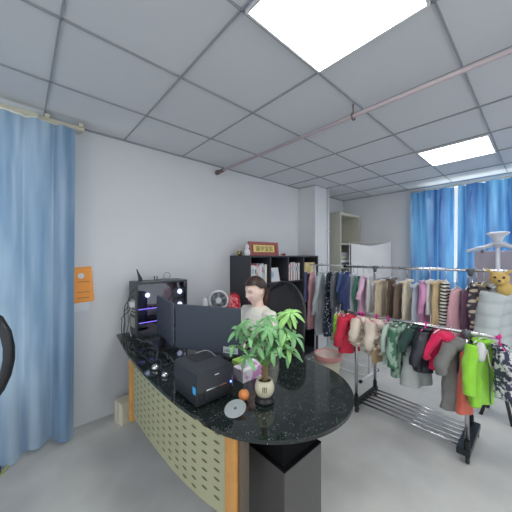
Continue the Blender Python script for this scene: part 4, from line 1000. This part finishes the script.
# ------------------------------------------------------------------ the seated woman
pn = thing('person', 'woman in a cream top with tied back dark hair seated at the desk', 'person', (1.52, 1.63, 0))
HC = V((1.475, 1.632, 1.205)); yaw = math.atan2(.04, -1.0)
HM = Matrix.Translation(HC) @ Matrix.Rotation(yaw, 4, 'Z') @ Matrix.Rotation(R(10), 4, 'Y')    # local +x = face, +y = her left
def headfn(c, grow=0):
    x, y, z = c.x / .096, c.y / .074, c.z / .116
    q = V((x, y, z)); k = 1 + grow
    xx, yy, zz = q
    if zz < 0:
        yy *= 1 - .36 * (-zz) ** 1.6; xx *= (1 - .10 * (-zz)) if xx > 0 else (1 - .45 * (-zz) ** 1.2)
    else: xx *= 1 + .03 * zz
    if xx > 0: xx *= 1 - .10 * xx * abs(yy) ** .5 * .2
    X, Y, Z = xx * .096 * k, yy * .074 * k, zz * .116 * k
    if grow == 0 and X > .03:
        g = lambda y0, z0, sy, sz: math.exp(-((Y - y0) / sy) ** 2 - ((Z - z0) / sz) ** 2)
        X += .019 * g(0, -.026, .010, .014) + .009 * g(0, -.004, .008, .02) + .006 * g(0, -.062, .018, .011) + .007 * g(0, -.098, .02, .014)
        X -= .009 * (g(.031, .004, .016, .011) + g(-.031, .004, .016, .011)); X += .003 * (g(.04, -.035, .02, .02) + g(-.04, -.035, .02, .02))
        X -= .003 * g(0, -.078, .02, .006)
    return V((X, Y, Z))
def sph(fn, seg=48, keep=None, r=(.096, .074, .116)):
    t = bmesh.new(); bmesh.ops.create_uvsphere(t, u_segments=seg, v_segments=seg * 2 // 3, radius=1)
    for v in t.verts: v.co = fn(V((v.co.x * r[0], v.co.y * r[1], v.co.z * r[2])))
    if keep: bmesh.ops.delete(t, geom=[f for f in t.faces if not keep(f.calc_center_median())], context='FACES')
    t.transform(HM); return t
def loft_e(bm, secs, seg=24):   # secs: (x,y,z, rx, ry)
    rings(bm, [[V((x + rx * math.cos(t), y + ry * math.sin(t), z)) for t in [k * 6.2832 / seg for k in range(seg)]] for x, y, z, rx, ry in secs])
def fuse(bm, vox, smooth_it=4):
    me = bpy.data.meshes.new('tmp'); bm.to_mesh(me); bm.free(); o = bpy.data.objects.new('tmp', me); COL.objects.link(o)
    r = o.modifiers.new('r', 'REMESH'); r.mode = 'VOXEL'; r.voxel_size = vox
    s = o.modifiers.new('s', 'SMOOTH'); s.factor = .5; s.iterations = smooth_it
    bpy.context.view_layer.update(); e = bpy.data.meshes.new_from_object(o.evaluated_get(bpy.context.evaluated_depsgraph_get()))
    bpy.data.objects.remove(o); b2 = bmesh.new(); b2.from_mesh(e); bpy.data.meshes.remove(e); return b2
LS, RS = V((1.50, 1.48, 1.015)), V((1.51, 1.79, 1.015))           # shoulders (her left is -y)
LE, LW = V((1.45, 1.40, .835)), V((1.225, 1.475, .835))
RE, RW = V((1.43, 1.875, .835)), V((1.20, 1.77, .815))
bm = sph(headfn)
for s in (-1, 1):
    t = NB(); blob(t, (0, 0, 0), (.016, .008, .028), 14); t.transform(HM @ Matrix.Translation((-.008, s * .073, -.006)) @ Matrix.Rotation(R(s * 18), 4, 'Z') ); merge(bm, t)
tube(bm, [HC + V((.02, 0, -.06)), HC + V((.03, 0, -.12)), (1.515, 1.635, 1.03)], [.044, .046, .062], 18)
loft_e(bm, [(1.54, 1.635, .47, .12, .16), (1.54, 1.635, .55, .125, .172), (1.535, 1.635, .66, .095, .13), (1.53, 1.635, .76, .098, .135), (1.515, 1.635, .87, .108, .148), (1.515, 1.635, .96, .095, .14), (1.515, 1.635, 1.02, .075, .12), (1.515, 1.635, 1.055, .06, .08), (1.515, 1.635, 1.07, .045, .05)])
for S_, E_, W_, sd in ((LS, LE, LW, -1), (RS, RE, RW, 1)):
    tube(bm, [S_ + V((0, -sd * .05, .0)), S_, S_.lerp(E_, .5), E_, E_.lerp(W_, .35), E_.lerp(W_, .8), W_], [.042, .040, .036, .034, .034, .027, .022], 14)
    fd_ = (W_ - E_).normalized(); lat = V((0, 0, 1)).cross(fd_).normalized()
    pc_ = W_ + fd_ * .045 + V((0, 0, -.012))
    tube(bm, [W_, W_ + fd_ * .02 + V((0, 0, -.004)), pc_ + fd_ * .012, pc_ + fd_ * .035 + V((0, 0, -.004))], [.024, .034, .040, .036], 12, flat=.42)
    for k, (off, ln) in enumerate(((-.027, .060), (-.009, .072), (.009, .068), (.026, .054))):
        st_ = pc_ + fd_ * .035 + lat * off + V((0, 0, -.002)); a1 = st_ + fd_ * ln * .45 + V((0, 0, .004)); a2 = st_ + fd_ * ln * .8 + V((0, 0, -.012)); a3 = st_ + fd_ * ln + V((0, 0, -.024))
        tube(bm, [st_ - fd_ * .02, st_, a1, a2, a3], [.009, .009, .0085, .0078, .0062], 8)
    il = lat * (1 if (lat.dot(V((0, -sd, 0))) > 0) else -1)   # thumb on the inner side
    b0 = pc_ - fd_ * .012 + il * .028
    tube(bm, [b0 - il * .01, b0 + il * .016 + fd_ * .018, b0 + il * .024 + fd_ * .042 + V((0, 0, -.008)), b0 + il * .022 + fd_ * .058 + V((0, 0, -.014))], [.012, .0105, .0095, .007], 8)
    # legs
    y0 = 1.635 + sd * .085
    tube(bm, [(1.52, y0, .535), (1.33, y0 + sd * .01, .55), (1.12, y0 + sd * .02, .53), (1.10, y0 + sd * .02, .50), (1.12, y0 + sd * .02, .33), (1.13, y0 + sd * .02, .10)], [.088, .08, .06, .058, .05, .034], 14)
    tube(bm, [(1.15, y0 + sd * .02, .05), (1.08, y0 + sd * .02, .045), (.98, y0 + sd * .02, .03)], [.04, .038, .028], 12, flat=.8)
body = part('body', fuse(bm, .0045, 2), M['skin'], pn, True)
# clothing
bm = NB()
loft_e(bm, [(1.54, 1.635, .53, .142, .188), (1.54, 1.635, .60, .137, .18), (1.535, 1.635, .68, .122, .158), (1.53, 1.635, .76, .120, .158), (1.51, 1.635, .87, .126, .168), (1.512, 1.635, .96, .115, .170), (1.515, 1.635, 1.02, .095, .16), (1.515, 1.635, 1.055, .074, .105), (1.513, 1.635, 1.072, .060, .068)])
for S_, E_, W_, sd in ((LS, LE, LW, -1), (RS, RE, RW, 1)):
    tube(bm, [S_ + V((0, -sd * .05, .0)), S_ + V((0, 0, -.004)), S_.lerp(E_, .3), S_.lerp(E_, .65), S_.lerp(E_, .97), E_.lerp(W_, .22)], [.055, .057, .056, .053, .052, .049], 16)
part('cream_top', fuse(bm, .007, 3), M['cream'], pn, True)
bm = NB()
for sd in (-1, 1):
    y0 = 1.635 + sd * .085
    tube(bm, [(1.56, y0, .545), (1.33, y0 + sd * .01, .552), (1.12, y0 + sd * .02, .532), (1.09, y0 + sd * .02, .50), (1.12, y0 + sd * .02, .33), (1.13, y0 + sd * .02, .12)], [.096, .09, .07, .068, .06, .052], 16)
part('trousers', fuse(bm, .008, 3), cl('dark_denim', (.04, .05, .09)), pn, True)
for sd in (-1, 1):
    y0 = 1.635 + sd * .105; bm = NB(); tube(bm, [(1.19, y0, .045), (1.15, y0, .05), (1.06, y0, .045), (.96, y0, .032), (.945, y0, .03)], [.03, .044, .042, .033, .02], 14, flat=.9); part('shoe', bm, M['white'], pn, True)
# watch
wd = (LW - LE).normalized(); wc = LE.lerp(LW, .9); x, y = frame_of(wd)
bm = NB(); rings(bm, [[wc + (x * math.cos(t) + y * math.sin(t)) * r + wd * h for t in [k * .2618 for k in range(24)]] for r, h in ((.0265, -.012), (.030, -.011), (.030, .011), (.0265, .012))], closed=True)
wt = part('watch', bm, M['black'], pn, True)
bm = NB(); lathe(bm, wc + V((-.3, -.4, .86)).normalized() * .028, [(.017, 0), (.017, .006), (.013, .008)], 20, axis=V((-.3, -.4, .86))); part('watch_face', bm, M['blackm'], wt, True)
# face details (local head space)
def hl(bm_, name, m): bm_.transform(HM); return part(name, bm_, m, pn, True)
def surfx(y, z):
    Y, Z = y, z; zz = Z / .116; f = 1 - .36 * max(0, -zz) ** 1.6; s = 1 - (Y / (.074 * f)) ** 2 - zz * zz
    c = V((.096 * math.sqrt(max(s, .01)), Y / f, Z)); return headfn(c).x
for s in (-1, 1):
    ey_, ez = s * .031, .002
    bm = NB(); blob(bm, (surfx(ey_, ez) - .0085, ey_, ez), (.0105, .0135, .0055), 14); e = hl(bm, 'eye', M['eye'])
    bm = NB(); blob(bm, (surfx(ey_, ez) + .0005, ey_, ez - .001), (.0025, .006, .0048), 12); hl(bm, 'iris', M['dark'])
    bm = NB(); tube(bm, [(surfx(ey_ + d, ez + h) + .0015, ey_ + d, ez + h) for d, h in ((-.015, .001), (-.009, .0055), (0, .0075), (.009, .0055), (.015, .001))], .0016, seg=6); hl(bm, 'eyelid_line', M['dark'])
    bm = NB(); tube(bm, [(surfx(ey_ + d * s, ez + h) + .001, ey_ + d * s, ez + h) for d, h in ((-.016, .019), (-.004, .0235), (.008, .0235), (.018, .018))], [.0022, .0028, .0024, .001], seg=6); hl(bm, 'eyebrow', M['hair'])
bm = NB(); tube(bm, [(surfx(d, z) + .0012, d, z) for d, z in ((-.022, -.056), (-.013, -.0605), (0, -.0615), (.013, -.0605), (.022, -.056))], [.0012, .0036, .0042, .0036, .0012], seg=8); hl(bm, 'lips', M['skinl'])
# hair
def hairkeep(c):
    if c.z > .072: return True
    if c.x > .045: return c.z > .070 + .2 * (.03 - min(.03, abs(c.y)))
    if c.x > -.035: return c.z > .028 + max(0, c.x) * 1.0
    return c.z > -.075 - c.x * .6 + (.0 if c.x < -.02 else .035)
t = sph(lambda c: headfn(c, .085) + V((-.004, 0, .004)), 56, hairkeep)
o_ = bmesh.ops.solidify(t, geom=list(t.faces), thickness=.008)
hr = part('hair', t, M['hair'], pn, True)
bm = NB(); pts = [HM @ V(p) for p in ((-.075, .0, -.01), (-.108, -.006, -.015), (-.122, -.012, -.05), (-.112, -.02, -.10), (-.10, -.03, -.15), (-.098, -.034, -.20))]
tube(bm, smoothpts(pts, 4), [.02, .024, .027, .03, .032, .033, .034, .034, .034, .033, .033, .032, .031, .03, .028, .026, .024, .021, .017, .012, .005], 14)
part('ponytail', bm, mat('brown_hair', (.06, .025, .018), .45, var=.4, vscale=30), hr, True)

# ------------------------------------------------------------------ light & camera
wd_ = bpy.data.worlds.new('World'); bpy.context.scene.world = wd_; wd_.use_nodes = True
bg = wd_.node_tree.nodes['Background']; bg.inputs['Color'].default_value = (.92, .97, 1.0, 1); bg.inputs['Strength'].default_value = 1.0
for nm_, loc_, rot_, sx_, sy_, en_ in (('daylight_far', (5.35, .3, 1.85), (0, R(90), 0), 1.6, 2.2, 42), ('daylight_left', (-.45, 3.15, 1.5), (R(-90), 0, 0), 1.3, 2.0, 14)):
    la = bpy.data.lights.new(nm_, 'AREA'); la.shape = 'RECTANGLE'; la.size = sx_; la.size_y = sy_; la.energy = en_; la.color = (.90, 1, .95)
    lo = bpy.data.objects.new(nm_, la); COL.objects.link(lo); lo.location = loc_; lo.rotation_euler = rot_
cam = bpy.data.cameras.new('Camera'); cam.sensor_width = 36; cam.lens = FOC / 512 * 36; cam.clip_start = .02
co = bpy.data.objects.new('Camera', cam); COL.objects.link(co); co.location = (0, 0, EYE); co.rotation_euler = (R(90), 0, -math.atan2(.672, .741))
bpy.context.scene.camera = co
sc = bpy.context.scene
sc.view_settings.view_transform = 'Standard'; sc.view_settings.look = 'None'; sc.view_settings.exposure = .42
sc.cycles.max_bounces = 10; sc.cycles.diffuse_bounces = 6; sc.cycles.transparent_max_bounces = 12; sc.cycles.use_denoising = True
